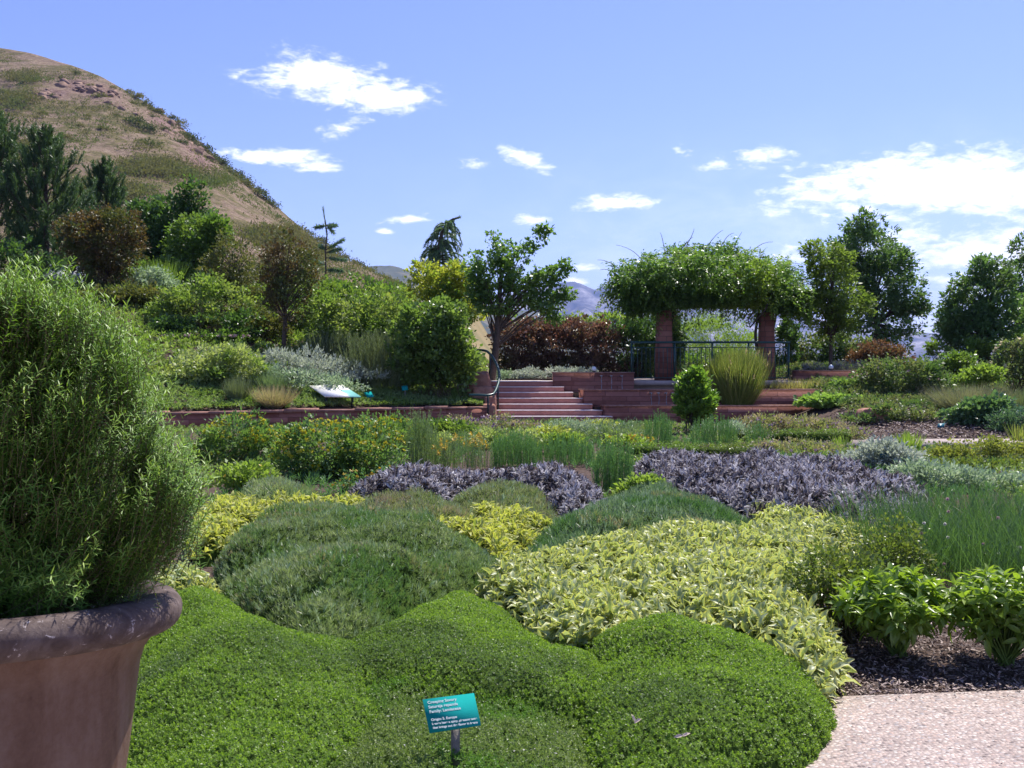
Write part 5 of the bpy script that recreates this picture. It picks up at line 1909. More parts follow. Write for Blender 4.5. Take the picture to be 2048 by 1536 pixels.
stem_clump('tall grey green rush like stems right of the yellow flowered shrubs', 812, 872, 828, 15.8, 110, L_STICK, .6)
stem_clump('grey green stems with ochre flowers left of the middle rush clump', 872, 985, 868, 15.6, 120, L_STICK, .7, flowers=(P_ORANGE, .05, .25))
stem_clump('dense green rush like stems in the centre of the herb bed', 985, 1075, 868, 16.0, 230, L_STICK2, .8)
stem_clump('green rush like stems right of the centre clump', 1075, 1185, 876, 16.4, 210, L_STICK2, .8)
stem_clump('tall near rush clump beside the purple sage', 1188, 1262, 885, 12.9, 150, L_STICK2, .5)
stem_clump('upright rush clump in front of the lowest terrace wall', 1290, 1345, 832, 19.6, 110, L_STICK2, .6)
stem_clump('upright rush clump under the round bay shrub', 1385, 1470, 838, 20.0, 150, L_STICK2, .6)
stem_clump('thin rush clump at the right of the clipped hedges', 1495, 1545, 850, 20.3, 60, L_STICK2, .6)

B_ = dict(stems=5, trunk_r=.012, bark=M_TWIG)
shrub_px('herb_mound', 'low grey green rounded mound in front of the steps', 'herb', 23.0, [(1140, 858, 55, 14), (1120, 866, 40, 12)], 110, 26, .06, .012, L_SILVG, cr=.16, up=.6, **B_)
shrub_px('herb_mound', 'grey green rounded mound in front of the lower terrace wall', 'herb', 21.0, [(1245, 862, 60, 20), (1215, 868, 45, 16)], 150, 26, .06, .010, L_STICK, cr=.16, up=.8, **B_)
shrub_px('herb_mound', 'pale blue grey rounded mound right of the bay shrub', 'herb', 21.5, [(1440, 858, 50, 16), (1470, 862, 40, 14)], 120, 26, .05, .009, L_SILVG, cr=.15, up=.8, **B_)
shrub_px('golden_herb', 'yellow leaved clump at the foot of the steps on the right', 'herb', 24.0, [(1195, 852, 32, 10), (1175, 856, 24, 8)], 60, 24, .06, .025, L_GOLD2, cr=.14, up=.5, **B_)
shrub_px('golden_herb', 'yellow leaved clump at the foot of the steps in the middle', 'herb', 22.0, [(1100, 868, 30, 14), (1080, 872, 20, 10)], 60, 24, .06, .025, L_GOLD2, cr=.14, up=.5, **B_)
shrub_px('lime_herb', 'lime green clump in the middle of the herb bed', 'herb', 18.5, [(1135, 888, 32, 14), (1100, 884, 24, 12)], 70, 24, .055, .022, L_LIME, cr=.14, up=.5, **B_)
shrub_px('lime_herb', 'lime and orange flowered clump left of the clipped hedges', 'herb', 18.0, [(1275, 885, 34, 16), (1235, 880, 26, 12)], 70, 24, .05, .02, L_LIME, cr=.14, up=.5, flowers=(P_ORANGE, 24, .04, 5, 'blossoms'), **B_)
shrub_px('lime_herb', 'low yellow green plant between the two purple sage drifts', 'herb', 11.6, [(1290, 975, 34, 18), (1265, 985, 24, 12)], 90, 24, .04, .02, L_LIME, cr=.11, up=.4, **B_)
shrub_px('flowering_herb', 'mauve flowered herb mass at the foot of the steps by the handrail', 'flower', 24.5, [(985, 852, 55, 20), (930, 850, 40, 16), (1040, 858, 50, 14)], 200, 24, .05, .016, L_ORE, cr=.17, up=.7,
         flowers=(P_MAUVE, 170, .045, 6, 'blossoms'), **B_)
shrub_px('leafy_shrub', 'dark leaved small shrub left of the steps against the stone wall', 'shrub', 23.0, [(900, 862, 55, 18), (870, 858, 30, 14)], 130, 24, .06, .03, L_MID, cr=.17, up=.4, flowers=YF(14, .05), **B_)
shrub_px('leafy_shrub', 'green and pale leaved herbs behind the centre rush stems', 'herb', 19.5, [(960, 880, 60, 20), (1040, 880, 50, 18), (890, 890, 40, 18)], 200, 24, .05, .02, L_PALE, cr=.17, up=.5, **B_)


def hedge(label, px0, px1, py_top, Y, depth, mat=None, h=None):
    x0, x1 = (px0 - 1024) / F * Y, (px1 - 1024) / F * Y
    zt = P(0, py_top, Y)[2] if h is None else h
    root = thing('clipped_hedge', label, 'hedge', ((x0 + x1) / 2, Y, 0))
    nC = int((x1 - x0) * (depth + zt * 2) * 210)
    C = np.stack([x0 + (x1 - x0) * rng.random(nC), Y + (rng.random(nC) - .5) * depth, zt * np.sqrt(rng.random(nC))], 1)
    face = rng.random(nC)
    C[:, 2] = np.where(face < .5, zt * (.93 + .1 * rng.random(nC)), C[:, 2])
    C[:, 1] = np.where(face > .6, Y - depth / 2 * (.9 + .15 * rng.random(nC)), C[:, 1])
    C += .02 * rng.normal(size=C.shape)
    mb = MB()
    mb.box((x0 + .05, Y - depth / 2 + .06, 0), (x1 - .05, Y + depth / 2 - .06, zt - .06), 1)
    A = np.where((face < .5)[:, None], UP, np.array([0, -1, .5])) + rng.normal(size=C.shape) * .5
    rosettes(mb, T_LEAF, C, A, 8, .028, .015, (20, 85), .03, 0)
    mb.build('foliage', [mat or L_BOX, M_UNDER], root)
    return root


hedge('low clipped box hedge at the left behind the purple sage', 1258, 1392, 888, 17.2, .7, L_MID)
hedge('low clipped dark box hedge right of the first hedge', 1392, 1508, 890, 17.4, .7, L_BOX)
hedge('low clipped hedge behind the oregano strip', 1560, 1700, 860, 20.8, .6, L_MID)
hedge('thin clipped hedge line in front of the terrace wall', 1440, 1600, 862, 21.5, .4, L_BOX)
B2 = dict(stems=6, trunk_r=.01, bark=M_TWIG)
shrub_px('oregano', 'pinkish brown flowering oregano strip below the lowest terrace wall', 'herb', 23.0, [(1530, 848, 60, 16), (1600, 850, 60, 14), (1660, 858, 40, 14)], 260, 24, .05, .014, L_ORE, cr=.16, up=.8,
         flowers=(P_MAUVE, 110, .04, 6, 'blossoms'), **B2)
shrub_px('oregano', 'yellow green oregano bed with dusty flowers behind the purple sage', 'herb', 18.2, [(1590, 902, 90, 20), (1660, 905, 60, 18), (1520, 905, 40, 16)], 330, 24, .04, .014, L_ORE, cr=.15, up=.7,
         flowers=(P_MAUVE, 60, .035, 6, 'blossoms'), **B2)
shrub_px('oregano', 'greyish seed head clump beside the far path', 'herb', 21.5, [(1710, 868, 36, 18), (1690, 880, 30, 14)], 110, 22, .05, .012, L_ORE, cr=.15, up=.8, flowers=(P_MAUVE, 50, .04, 6, 'blossoms'), **B2)
shrub_px('silver_sage', 'silver leaved sage mound with a blue green label', 'shrub', 15.4, [(1765, 912, 45, 26), (1722, 928, 40, 20), (1805, 925, 40, 22)], 330, 24, .05, .02, L_SILV, cr=.15, up=.5, **B2)
shrub_px('silver_sage', 'low silver green sage spreading to the right edge above the chives', 'shrub', 13.2, [(1880, 955, 90, 18), (1970, 965, 80, 18), (1830, 945, 50, 16), (2050, 975, 50, 18)], 380, 22, .042, .014, L_SILVG, cr=.14, up=.5, **B2)
tuft('daylily_clump', 'bright green strap leaved clump beside the far path', 'plant', base_pt(1815, 18.6), 170, .42, .12, .38, .022, L_LIME, lean=.3)
tuft('daylily_clump', 'small strap leaved clump in front of the clipped hedge', 'plant', base_pt(1680, 19.4), 70, .30, .08, .25, .018, L_LIME, lean=.3)
shrub_px('box_hedge', 'yellow green rounded box hedge at the right edge beyond the silver sage', 'hedge', 16.6, [(1960, 905, 60, 26), (1900, 915, 50, 22), (2030, 910, 60, 28), (2090, 920, 60, 28)], 520, 26, .035, .02, L_YBOX, cr=.16, up=.5, **B2)
shrub_px('box_hedge', 'dark green trimmed strip in front of the yellow green hedge', 'hedge', 15.8, [(1900, 932, 60, 14), (1980, 940, 70, 16), (2050, 950, 60, 16)], 300, 26, .032, .018, L_BOX, cr=.13, up=.5, **B2)

# ------------------------------------------------------------------ left bank plants
mb = MB()
xyz = []
n = 7400
xx = -13.5 + rng.random(n) * 12.8
yy = wall_y(xx) + .35 + rng.random(n) * 2.9
zz = bank_z(xx, yy)
C = np.stack([xx, yy, zz + .06 + .09 * fbm(np.stack([xx, yy, xx * 0], 1) * 2.5, 4)], 1)
rosettes(mb, T_OVAL, C, UP + rng.normal(size=C.shape) * .4, 8, .065, .032, (25, 90), .05, 0)
tag(mb.build('ground_cover', L_COVER), 'light green leafy ground cover on the bank behind the low stone wall', 'ground cover', kind='stuff')
S_ = dict(stems=7, trunk_r=.02, bark=M_TWIG)
shrub_px('perennial_mass', 'pale variegated leafy perennials on the bank right of the rosemary', 'shrub', 27.6, [(350, 740, 60, 55), (430, 745, 70, 55), (480, 730, 50, 40), (370, 790, 60, 30)], 620, 28, .075, .035, L_PALE, cr=.24, up=.4, base_px=410, **S_)
shrub_px('perennial_mass', 'pink flowered perennial strip on the upper left bank', 'flower', 31.0, [(380, 682, 60, 14), (450, 690, 50, 14), (320, 680, 40, 12)], 170, 24, .07, .03, L_MID, cr=.22, up=.5, flowers=(P_PINK, 160, .055, 6, 'blossoms'), base_px=400, **S_)
shrub_px('silver_perennial', 'tall white silver leaved plants behind the information panel', 'plant', 29.0, [(560, 735, 50, 34), (620, 738, 60, 36), (690, 755, 50, 26), (740, 765, 40, 18)], 470, 26, .075, .022, L_SILV, cr=.24, up=.7, base_px=630, **S_)
shrub_px('silver_perennial', 'lower silver green plants in front of the tall silver ones', 'plant', 27.8, [(600, 765, 70, 24), (680, 778, 60, 18), (540, 760, 40, 26)], 330, 26, .065, .022, L_SILVG, cr=.2, up=.6, base_px=610, **S_)
stem_clump('fine grey green feathery shrub left of the dark round shrub', 690, 830, 668, 29.6, 520, L_BROOM, 1.6, .16, .05, .09, .008, 4, 'broom_shrub', 'shrub', zb=.8)
stem_clump('fine grey green feathery shrub behind the silver plants', 610, 720, 664, 31.0, 380, L_BROOM, 1.4, .16, .05, .09, .008, 4, 'broom_shrub', 'shrub', zb=1.3)
tuft('grass_tuft', 'brownish pink feathery grass tuft hanging over the low stone wall', 'grass', base_pt(548, 26.1), 900, .62, .18, .80, .010, L_FEATH, lean=.25)
tuft('grass_tuft', 'grey green fine tuft beside the brownish grass tuft', 'grass', base_pt(475, 26.2), 700, .72, .16, .45, .010, L_BROOM, lean=.3)
tuft('grass_tuft', 'grey green fine mound above the brownish grass tuft', 'grass', base_pt(545, 27.2), 700, .62, .16, .55, .010, L_STICK, lean=.3)

mb = MB()
n = 15000
xx = -24 + rng.random(n) * 23
yy = wall_y(xx) + 3.0 + rng.random(n) ** 1.4 * 26
C = np.stack([xx, yy, bank_z(xx, yy) + .05 + .35 * fbm(np.stack([xx, yy, xx * 0], 1) * .7, 14, 3) ** 2 * rng.random(n)], 1)
rosettes(mb, T_LEAF, C, UP + rng.normal(size=C.shape) * .45, 8, .14, .05, (20, 80), .1, 0)
tag(mb.build('bank_cover', L_LIGHT), 'mixed green undergrowth covering the upper left bank', 'undergrowth', kind='stuff')
mb = MB()
n = 22000
yy = 10.5 + rng.random(n) ** .8 * 17.0
xx = (rng.random(n) - .5) * yy * 1.5
nz = fbm(np.stack([xx, yy, xx * 0], 1) * .55, 24, 3)
ok = (yy < wall_y(np.minimum(xx, -.62)) - .3) & ~((yy > 19.4) & (xx > 4.8)) & (nz > .36)
C = np.stack([xx, yy, .03 + .16 * nz * rng.random(n)], 1)[ok]
mt = nz[ok] > .52
A = UP + rng.normal(size=C.shape) * .4
rosettes(mb, T_LEAF, C[mt], A[mt], 8, .06, .024, (20, 80), .05, 0)
rosettes(mb, T_NEEDLE, C[~mt], A[~mt], 9, .08, .012, (10, 60), .06, 1)
tag(mb.build('herb_cover', [L_COVER, L_STICK2]), 'low mixed herbs filling the gaps between the herb bed clumps', 'herbs', kind='stuff')

# shrubs and trees of the bank, near to far
shrub_px('round_shrub', 'dense rounded dark green shrub beside the stair handrail', 'shrub', 29.0,
         [(880, 690, 62, 58), (832, 705, 46, 52), (915, 712, 36, 48), (862, 640, 46, 40), (908, 752, 34, 30), (850, 752, 34, 30), (900, 632, 34, 28), (815, 660, 30, 34)], 760, 26, .09, .05, L_ROUND, cr=.24, up=.35, wisp=.24, base_px=880, **S_)
shrub_px('round_shrub', 'lighter green shrub left of the dark rounded one', 'shrub', 31.5,
         [(770, 640, 70, 60), (700, 650, 60, 55), (740, 690, 80, 40), (650, 640, 50, 50)], 760, 28, .08, .04, L_LIGHT, cr=.28, up=.4, base_px=720, flowers=(P_YEL, 24, .05, 5, 'blossoms'), **S_)
shrub_px('round_shrub', 'green mass of bushes below the hill nose', 'shrub', 34.0,
         [(700, 600, 70, 40), (640, 610, 50, 45), (770, 605, 60, 40), (610, 650, 50, 40)], 560, 28, .085, .045, L_MID, cr=.3, up=.4, base_px=690, **S_)
shrub_px('round_shrub', 'large light green rounded shrub in the middle of the left bank', 'shrub', 32.5,
         [(400, 620, 75, 55), (340, 635, 50, 40), (460, 620, 50, 50), (400, 580, 50, 35)], 680, 28, .08, .04, L_LIGHT, cr=.28, up=.4, base_px=400, **S_)
shrub_px('round_shrub', 'dark hollowed shrub beneath the light green rounded shrub', 'shrub', 31.6, [(410, 655, 60, 26), (340, 660, 50, 22), (480, 655, 50, 28)], 300, 26, .08, .04, L_DARK, cr=.25, up=.3, base_px=410, **S_)
shrub_px('round_shrub', 'olive green loose shrub between the reddish tree and the broom', 'shrub', 32.0, [(500, 640, 40, 36), (540, 660, 40, 26)], 200, 26, .075, .035, L_OLIVEB, cr=.25, up=.4, base_px=510, **S_)
shrub_px('round_shrub', 'light green thicket bush behind the reddish vase shaped tree', 'shrub', 35.5, [(560, 630, 60, 38), (620, 592, 50, 34), (520, 600, 40, 30)], 420, 26, .085, .045, L_LIGHT, cr=.28, up=.4, wisp=.2, base_px=570, **S_)
shrub_px('round_shrub', 'mid green thicket bush between the brown tree and the yellow grass', 'shrub', 39.0, [(300, 555, 46, 30), (255, 575, 40, 30), (350, 545, 36, 26)], 320, 26, .09, .05, L_ROUND, cr=.3, up=.4, wisp=.2, base_px=300, **S_)
shrub_px('round_shrub', 'olive thicket bush at the foot of the sparse bronze tree', 'shrub', 36.5, [(475, 590, 50, 32), (430, 560, 34, 28), (520, 560, 34, 30)], 340, 26, .085, .045, L_OLIVEB, cr=.28, up=.4, wisp=.2, base_px=475, **S_)
shrub_px('vase_tree', 'small vase shaped reddish bronze tree on the left bank', 'tree', 31.0,
         [(575, 520, 50, 48), (545, 540, 35, 55), (610, 535, 32, 55), (570, 590, 45, 55), (590, 630, 28, 30), (555, 480, 26, 26)], 430, 24, .065, .030, L_BROWN, cr=.20, up=.7, out=.3, base_px=567,
         trunk_top=P(572, 540, 31.0), trunk_r=.065, part='crown', nlimb=130)
shrub_px('sparse_tree', 'sparse olive bronze tree behind the light green shrub', 'tree', 34.5,
         [(470, 520, 48, 55), (440, 550, 35, 45), (495, 545, 30, 45), (470, 590, 40, 40)], 330, 24, .07, .03, L_OLIVEB, cr=.24, up=.5, out=.4, base_px=470,
         trunk_top=P(470, 520, 34.5), trunk_r=.07, part='crown', nlimb=90)
tuft('ornamental_grass', 'bright yellow green grass clump on the upper left bank', 'grass', base_pt(325, 38.0), 600, 1.25, .3, 1.1, .022, L_FINE, lean=.3)
shrub_px('leafy_tree', 'light green leafy tree in front of the dark broadleaf tree', 'tree', 40.0, [(395, 480, 55, 45), (430, 460, 30, 30), (380, 520, 40, 36)], 420, 26, .10, .055, L_MID, cr=.32, up=.35, base_px=390,
         trunk_top=P(392, 500, 40.0), trunk_r=.07, part='crown')
shrub_px('leafy_tree', 'dark green broadleaf tree rising against the dry hill', 'tree', 44.0,
         [(350, 450, 70, 55), (390, 410, 36, 44), (320, 480, 60, 55), (290, 430, 36, 30), (360, 520, 70, 50)], 760, 28, .115, .06, L_DARK, cr=.36, up=.3, base_px=340,
         trunk_top=P(345, 450, 44.0), trunk_r=.11, part='crown')
shrub_px('smoke_tree', 'rounded reddish brown leaved shrub tree at the left', 'tree', 36.5,
         [(205, 490, 78, 70), (170, 470, 50, 45), (240, 460, 45, 40), (210, 560, 50, 50)], 700, 28, .075, .042, L_BROWN, cr=.27, up=.4, base_px=212,
         trunk_top=P(210, 520, 36.5), trunk_r=.08, part='crown')
shrub_px('round_shrub', 'green bush below the reddish brown tree at the left', 'shrub', 34.0, [(270, 610, 60, 40), (200, 620, 60, 36), (300, 650, 40, 26)], 380, 26, .085, .045, L_OLIVEB, cr=.28, up=.4, base_px=250, **S_)
shrub_px('round_shrub', 'pale leaved bush right of the reddish brown tree', 'shrub', 37.0, [(300, 570, 40, 30), (330, 590, 30, 24)], 180, 26, .08, .04, L_SILVG, cr=.26, up=.4, base_px=305, **S_)


def pine(name, label, base, H, rad, mat, seed, nwh=13, group=None, start=.10):
    root = thing(name, label, 'tree', base, group)
    r_ = np.random.default_rng(seed)
    mb, st = MB(), MB()
    base = np.asarray(base, float)
    top = base + np.array([r_.normal() * .1, 0, H])
    s = np.linspace(0, 1, 8)[:, None]
    st.tube(base * (1 - s) + top * s - UP * .1 * (1 - s), np.linspace(.02 * H + .03, .015, 8), 7)
    Cs, As, Ln = [], [], []
    for w in range(nwh):
        f = start + (1 - start) * (w / (nwh - 1)) ** .85
        R_ = rad * (1 - f) ** .7 + .15
        nbr = 5 if f < .8 else 4
        a0 = r_.random() * 6
        for b in range(nbr):
            a = a0 + b * 6.283 / nbr + r_.normal() * .25
            L = R_ * (.65 + .55 * r_.random())
            d = nrm(np.array([math.cos(a), math.sin(a), .15 + .9 * f]))
            c0 = base + UP * H * (f - .03)
            q = np.linspace(0, 1, 6)
            pts = c0 + d * (q * L)[:, None] + UP * (.30 * L * q ** 2)[:, None]
            st.tube(pts, np.linspace(.03, .010, 6), 4, cap=False)
            nsh = int(5 + 5 * L)
            for j in range(nsh):
                u = .30 + .70 * (j + r_.random()) / nsh
                c = c0 + d * u * L + UP * .30 * L * u * u + r_.normal(size=3) * np.array([.10, .10, .04]) * L
                Cs.append(c)
                As.append(nrm(d * .45 + UP * .8 + r_.normal(size=3) * .25))
                Ln.append(.32 + .40 * r_.random())
    Cs.append(top)
    As.append(UP)
    Ln.append(.6)
    Cs, As, Ln = np.array(Cs), np.array(As), np.array(Ln)
    rn = r_.random(len(Cs))
    for t in range(7):      # needles all along each upturned shoot
        rosettes(mb, T_NEEDLE, Cs + As * (Ln * t / 6)[:, None], As, 8, .16, .034, (18, 60), .03, 0, rnd=rn)
    mb.build('needles', mat, root)
    st.build('trunk', M_BARK, root)
    return root


pine('pine_tree', 'tall dark pine at the left edge in front of the hill', base_pt(-8, 46.0), 7.4, 3.2, L_PINE, 1, 12)
pine('pine_tree', 'dark pine second from the left edge in front of the hill', base_pt(95, 45.0), 6.5, 2.8, L_PINE, 2, 11)
pine('pine_tree', 'smaller pine peeking out behind the reddish brown tree', base_pt(213, 50.0), 5.9, 2.1, L_PINE, 3, 10)
shrub_px('round_shrub', 'dark green bush at the left edge under the pines', 'shrub', 42.0, [(20, 520, 60, 40), (90, 540, 60, 40), (-40, 520, 50, 50)], 320, 26, .11, .05, L_DARK, cr=.35, up=.3, base_px=30, **S_)

# thin leader of a young fir showing above the bushes
b = base_pt(652, 38.0)
root = thing('fir_sapling', 'thin young fir with a bare curved leader above the bushes', 'tree', b)
st, mb = MB(), MB()
tr = np.array([P(x, y, 38.0) for x, y in ((655, 640), (652, 560), (651, 500), (654, 470), (652, 450), (648, 430), (646, 416))])
tr[0] = b
st.tube(tr, np.linspace(.035, .012, len(tr)), 6)
for (y0, x1, y1, n_) in ((452, 636, 458, 5), (452, 668, 448, 7), (449, 662, 462, 4), (500, 640, 492, 6), (500, 684, 478, 8), (506, 680, 498, 7), (516, 690, 520, 8), (530, 625, 520, 7), (540, 690, 545, 8), (560, 620, 560, 8), (570, 695, 575, 8)):
    a, e = P(652, y0, 38.0), P(x1, y1, 38.0)
    e = e + np.array([0, rng.normal() * .4, 0])
    st.tube([a, (a + e) / 2 + UP * .05, e], [.02, .015, .008], 5, cap=False)
    q = np.linspace(.2, 1, n_ * 3)[:, None]
    C = a + (e - a) * q
    rosettes(mb, T_NEEDLE, C, np.repeat(nrm(e - a)[None], len(C), 0), 10, .13, .03, (20, 70), .05, 0)
C = tr[-1] + (tr[3] - tr[-1]) * np.linspace(0, 1, 14)[:, None]
rosettes(mb, T_NEEDLE, C, np.repeat(UP[None], 14, 0), 6, .09, .025, (20, 60), .05, 0)
st.build('trunk', M_BARK, root)
mb.build('needles', L_SPRUCE, root)

# drooping conifer
b = base_pt(880, 36.0)
root = thing('weeping_conifer', 'drooping blue green conifer with hanging branches behind the golden tree', 'tree', b)
st, mb = MB(), MB()
tr = np.array([P(x, y, 36.0) for x, y in ((874, 700), (875, 600), (876, 530), (879, 490), (884, 465), (894, 446), (906, 438), (920, 434))])
st.tube(tr, np.linspace(.11, .02, len(tr)), 7)
tip_ = P(884, 444, 36.0)
for j in range(190):
    u = rng.random() ** .8                    # 0 at the top, 1 low down
    row = 438 + 190 * u
    a = P(float(np.interp(row, [434, 444, 470, 530, 700], [906, 896, 884, 878, 876])), row, 36.0)
    az_ = rng.random() * 6.283
    r_out = (.38 + .46 * min(u * 1.6, 1.0)) * (.5 + .7 * rng.random())
    hang = .18 + .42 * rng.random()
    dv_ = np.array([math.cos(az_), math.sin(az_), 0])
    e = a + dv_ * r_out + UP * .10
    h = a + dv_ * r_out * 1.25 - UP * hang
    q = np.linspace(0, 1, 7)[:, None]
    st.tube(a * (1 - q) ** 2 + 2 * e * q * (1 - q) + h * q * q, np.linspace(.016, .005, 7), 4, cap=False)
    q = np.linspace(.15, 1, 15)[:, None]
    C = a * (1 - q) ** 2 + 2 * e * q * (1 - q) + h * q * q
    rosettes(mb, T_NEEDLE, C, nrm(np.gradient(C, axis=0)), 7, .085, .028, (20, 65), .04, 0)
q = np.linspace(0, 1, 20)[:, None]
C = P(884, 470, 36.0) * (1 - q) + P(920, 434, 36.0) * q + UP * .12 * np.sin(q * 3.14)
rosettes(mb, T_NEEDLE, C, nrm(np.gradient(C, axis=0)), 8, .09, .03, (20, 65), .04, 0)
st.build('trunk', M_BARK, root)
mb.build('needles', L_SPRUCE, root)

shrub_px('golden_tree', 'yellow green golden leaved tree left of the large leafed stair tree', 'tree', 33.5,
         [(850, 548, 30, 26), (890, 585, 40, 40), (850, 600, 40, 34), (925, 610, 44, 40), (915, 556, 28, 28), (935, 585, 30, 30), (880, 630, 50, 30)], 520, 24, .085, .048, L_GOLDT, cr=.25, up=.35, base_px=885,
         trunk_top=P(885, 580, 33.5), trunk_r=.07, part='crown')
shrub_px('stair_tree', 'spreading green tree with reaching branches above the stair top', 'tree', 31.4,
         [(1000, 555, 46, 34), (1018, 515, 34, 30), (985, 500, 16, 34), (1050, 500, 22, 18), (1072, 475, 20, 13), (1090, 460, 12, 8), (1075, 560, 34, 20), (1110, 548, 24, 14), (1136, 530, 14, 9), (1095, 605, 34, 18), (950, 535, 24, 28), (955, 580, 26, 24), (990, 605, 40, 24), (1105, 635, 24, 12), (1040, 590, 34, 22), (1128, 590, 18, 12)],
         640, 20, .088, .048, L_TREE, cr=.20, up=-.05, out=.4, base_px=980, trunk_top=P(1005, 540, 31.4), trunk_r=.115, part='crown', nlimb=42, wisp=.2, shell=.3)

# purple hedge behind the stair head
PL = dict(stems=8, trunk_r=.03)
for px, lab, m_ in ((1030, 'reddish purple leaved hedge shrub just right of the stair tree trunk', L_PLUM), (1110, 'purple leaved hedge shrub in the middle above the steps', L_PLUM), (1190, 'purple leaved hedge shrub behind the short upper wall', L_PLUM), (1262, 'dark green purple hedge shrub left of the pergola pillar', L_DARK)):
    shrub_px('hedge_shrub', lab, 'shrub', 36.0 + (px % 7) * .1, [(px, 695, 50, 48), (px - 25, 670, 32, 30), (px + 25, 665, 32, 26), (px + 5, 735, 55, 30)], 420, 26, .075, .038, m_, cr=.26, up=.4, base_px=px, bark=M_BARK, group='shrubs of the purple hedge', **PL)
shrub_px('round_shrub', 'green bush glimpsed between stair tree and purple hedge', 'shrub', 40.0, [(1060, 650, 60, 26), (1150, 655, 50, 22), (1230, 650, 50, 24)], 320, 24, .09, .045, L_LIGHT, cr=.3, up=.4, base_px=1130, **S_)
shrub_px('silver_mound', 'white leaved round mound at the stair head', 'plant', 32.0, [(1060, 752, 30, 14), (1045, 756, 20, 10)], 120, 24, .055, .02, L_SILV, cr=.13, up=.4, base_px=1055, **B2)
shrub_px('silver_mound', 'low blue grey mound left of the white mound', 'plant', 32.2, [(1012, 755, 28, 12)], 70, 24, .055, .018, L_SILVG, cr=.13, up=.4, base_px=1012, **B2)
shrub_px('silver_mound', 'strip of white leaved plants behind the short upper wall', 'plant', 31.5, [(1120, 745, 30, 9), (1165, 744, 30, 8)], 110, 24, .05, .018, L_SILV, cr=.12, up=.4, base_px=1140, **B2)

# ------------------------------------------------------------------ vine on the pergola
cen = P(1420, 560, 33.6)
vx = thing('climbing_vine', 'thick green climbing vine heaped over the pergola with dangling tendrils', 'vine', (cen[0], 33.4, ZT))
ells = [E(1300, 560, 60, 36, 32.0, 1.5), E(1370, 545, 75, 42, 33.0, 1.7), E(1450, 545, 85, 42, 33.2, 1.7), E(1540, 560, 60, 40, 32.8, 1.5), E(1255, 560, 40, 34, 32.0), E(1420, 590, 120, 26, 32.6, 1.2),
        E(1580, 590, 30, 44, 32.4), E(1300, 595, 50, 30, 31.9, 1.2), E(1540, 600, 60, 32, 32.4), E(1235, 590, 24, 30, 32), E(1590, 625, 18, 22, 32.4), E(1440, 512, 60, 18, 33.5, 1.5), E(1365, 508, 22, 14, 33.2), E(1330, 590, 60, 30, 31.7), E(1480, 585, 70, 26, 31.9), E(1300, 550, 60, 32, 30.9, 1.3), E(1400, 540, 70, 34, 30.9, 1.3), E(1500, 550, 60, 32, 31.1, 1.3), E(1565, 570, 36, 34, 31.2, 1.2)]
w_ = np.array([np.prod(r) ** .6 for c, r in ells])
ch_ = rng.choice(len(ells), 1500, p=w_ / w_.sum())
Cc = np.array([ells[i][0] for i in ch_])
Rr = np.array([ells[i][1] for i in ch_])
d = rvec(1500)
C = Cc + d * Rr * (.5 + .55 * rng.random((1500, 1)) ** .7)
C[:, 2] = np.maximum(C[:, 2], zbm - .55 + .25 * rng.random(1500))
# pinnate sprays: leaflets along a drooping stalk
mb, st = MB(), MB()
m_ = 12
A = nrm(d * np.array([1, 1, .8]) * .8 + UP * np.where(d[:, 2:3] > .2, .7, .1) + rng.normal(size=C.shape) * .45)
Ls = .30 + .34 * rng.random(1500)
q = np.linspace(.1, 1, m_)
B = C[:, None, :] + A[:, None, :] * (q[None, :] * Ls[:, None])[..., None] - UP * ((q ** 2)[None, :] * Ls[:, None] * .55)[..., None]
side = nrm(np.cross(A, UP))
sg = np.where(np.arange(m_) % 2 == 0, 1.0, -1.0)
D = side[:, None, :] * sg[None, :, None] * .9 + A[:, None, :] * .5 - UP * .35 + rng.normal(size=B.shape) * .2
rn = np.clip(rng.random(1500)[:, None] * .6 + .4 * rng.random((1500, m_)), 0, 1)
for rep in range(2):
    jit_ = rng.normal(size=B.shape) * .05 * rep
    leaves(mb, T_LEAF, (B + jit_).reshape(-1, 3), (D + rng.normal(size=D.shape) * .3 * rep).reshape(-1, 3), .105 * (.6 + .7 * rng.random(B.shape[0] * m_)), .046, (UP + rng.normal(size=B.shape) * .4).reshape(-1, 3), rn.ravel())
ch_ = rng.choice(len(ells), 1500, p=w_ / w_.sum())
dv = rvec(1500)
Cm = np.array([ells[i][0] for i in ch_]) + dv * np.array([ells[i][1] for i in ch_]) * (.80 * rng.random((1500, 1)) ** .45)
Cm[:, 2] = np.maximum(Cm[:, 2], zbm - .5 + .3 * rng.random(1500))
Cm = Cm[fbm(Cm * 2.4, 83, 2) > .40]
dv = rvec(len(Cm))
Pm = (Cm[:, None, :] + rng.normal(size=(len(Cm), 20, 3)) * .13).reshape(-1, 3)
leaves(mb, T_LEAF, Pm, np.repeat(dv, 20, 0) * .6 - UP * .3 + rng.normal(size=Pm.shape) * .6, .125 * (.6 + .7 * rng.random(len(Pm))), .065, UP + rng.normal(size=Pm.shape) * .6)
mb.build('foliage', L_VINE, vx)
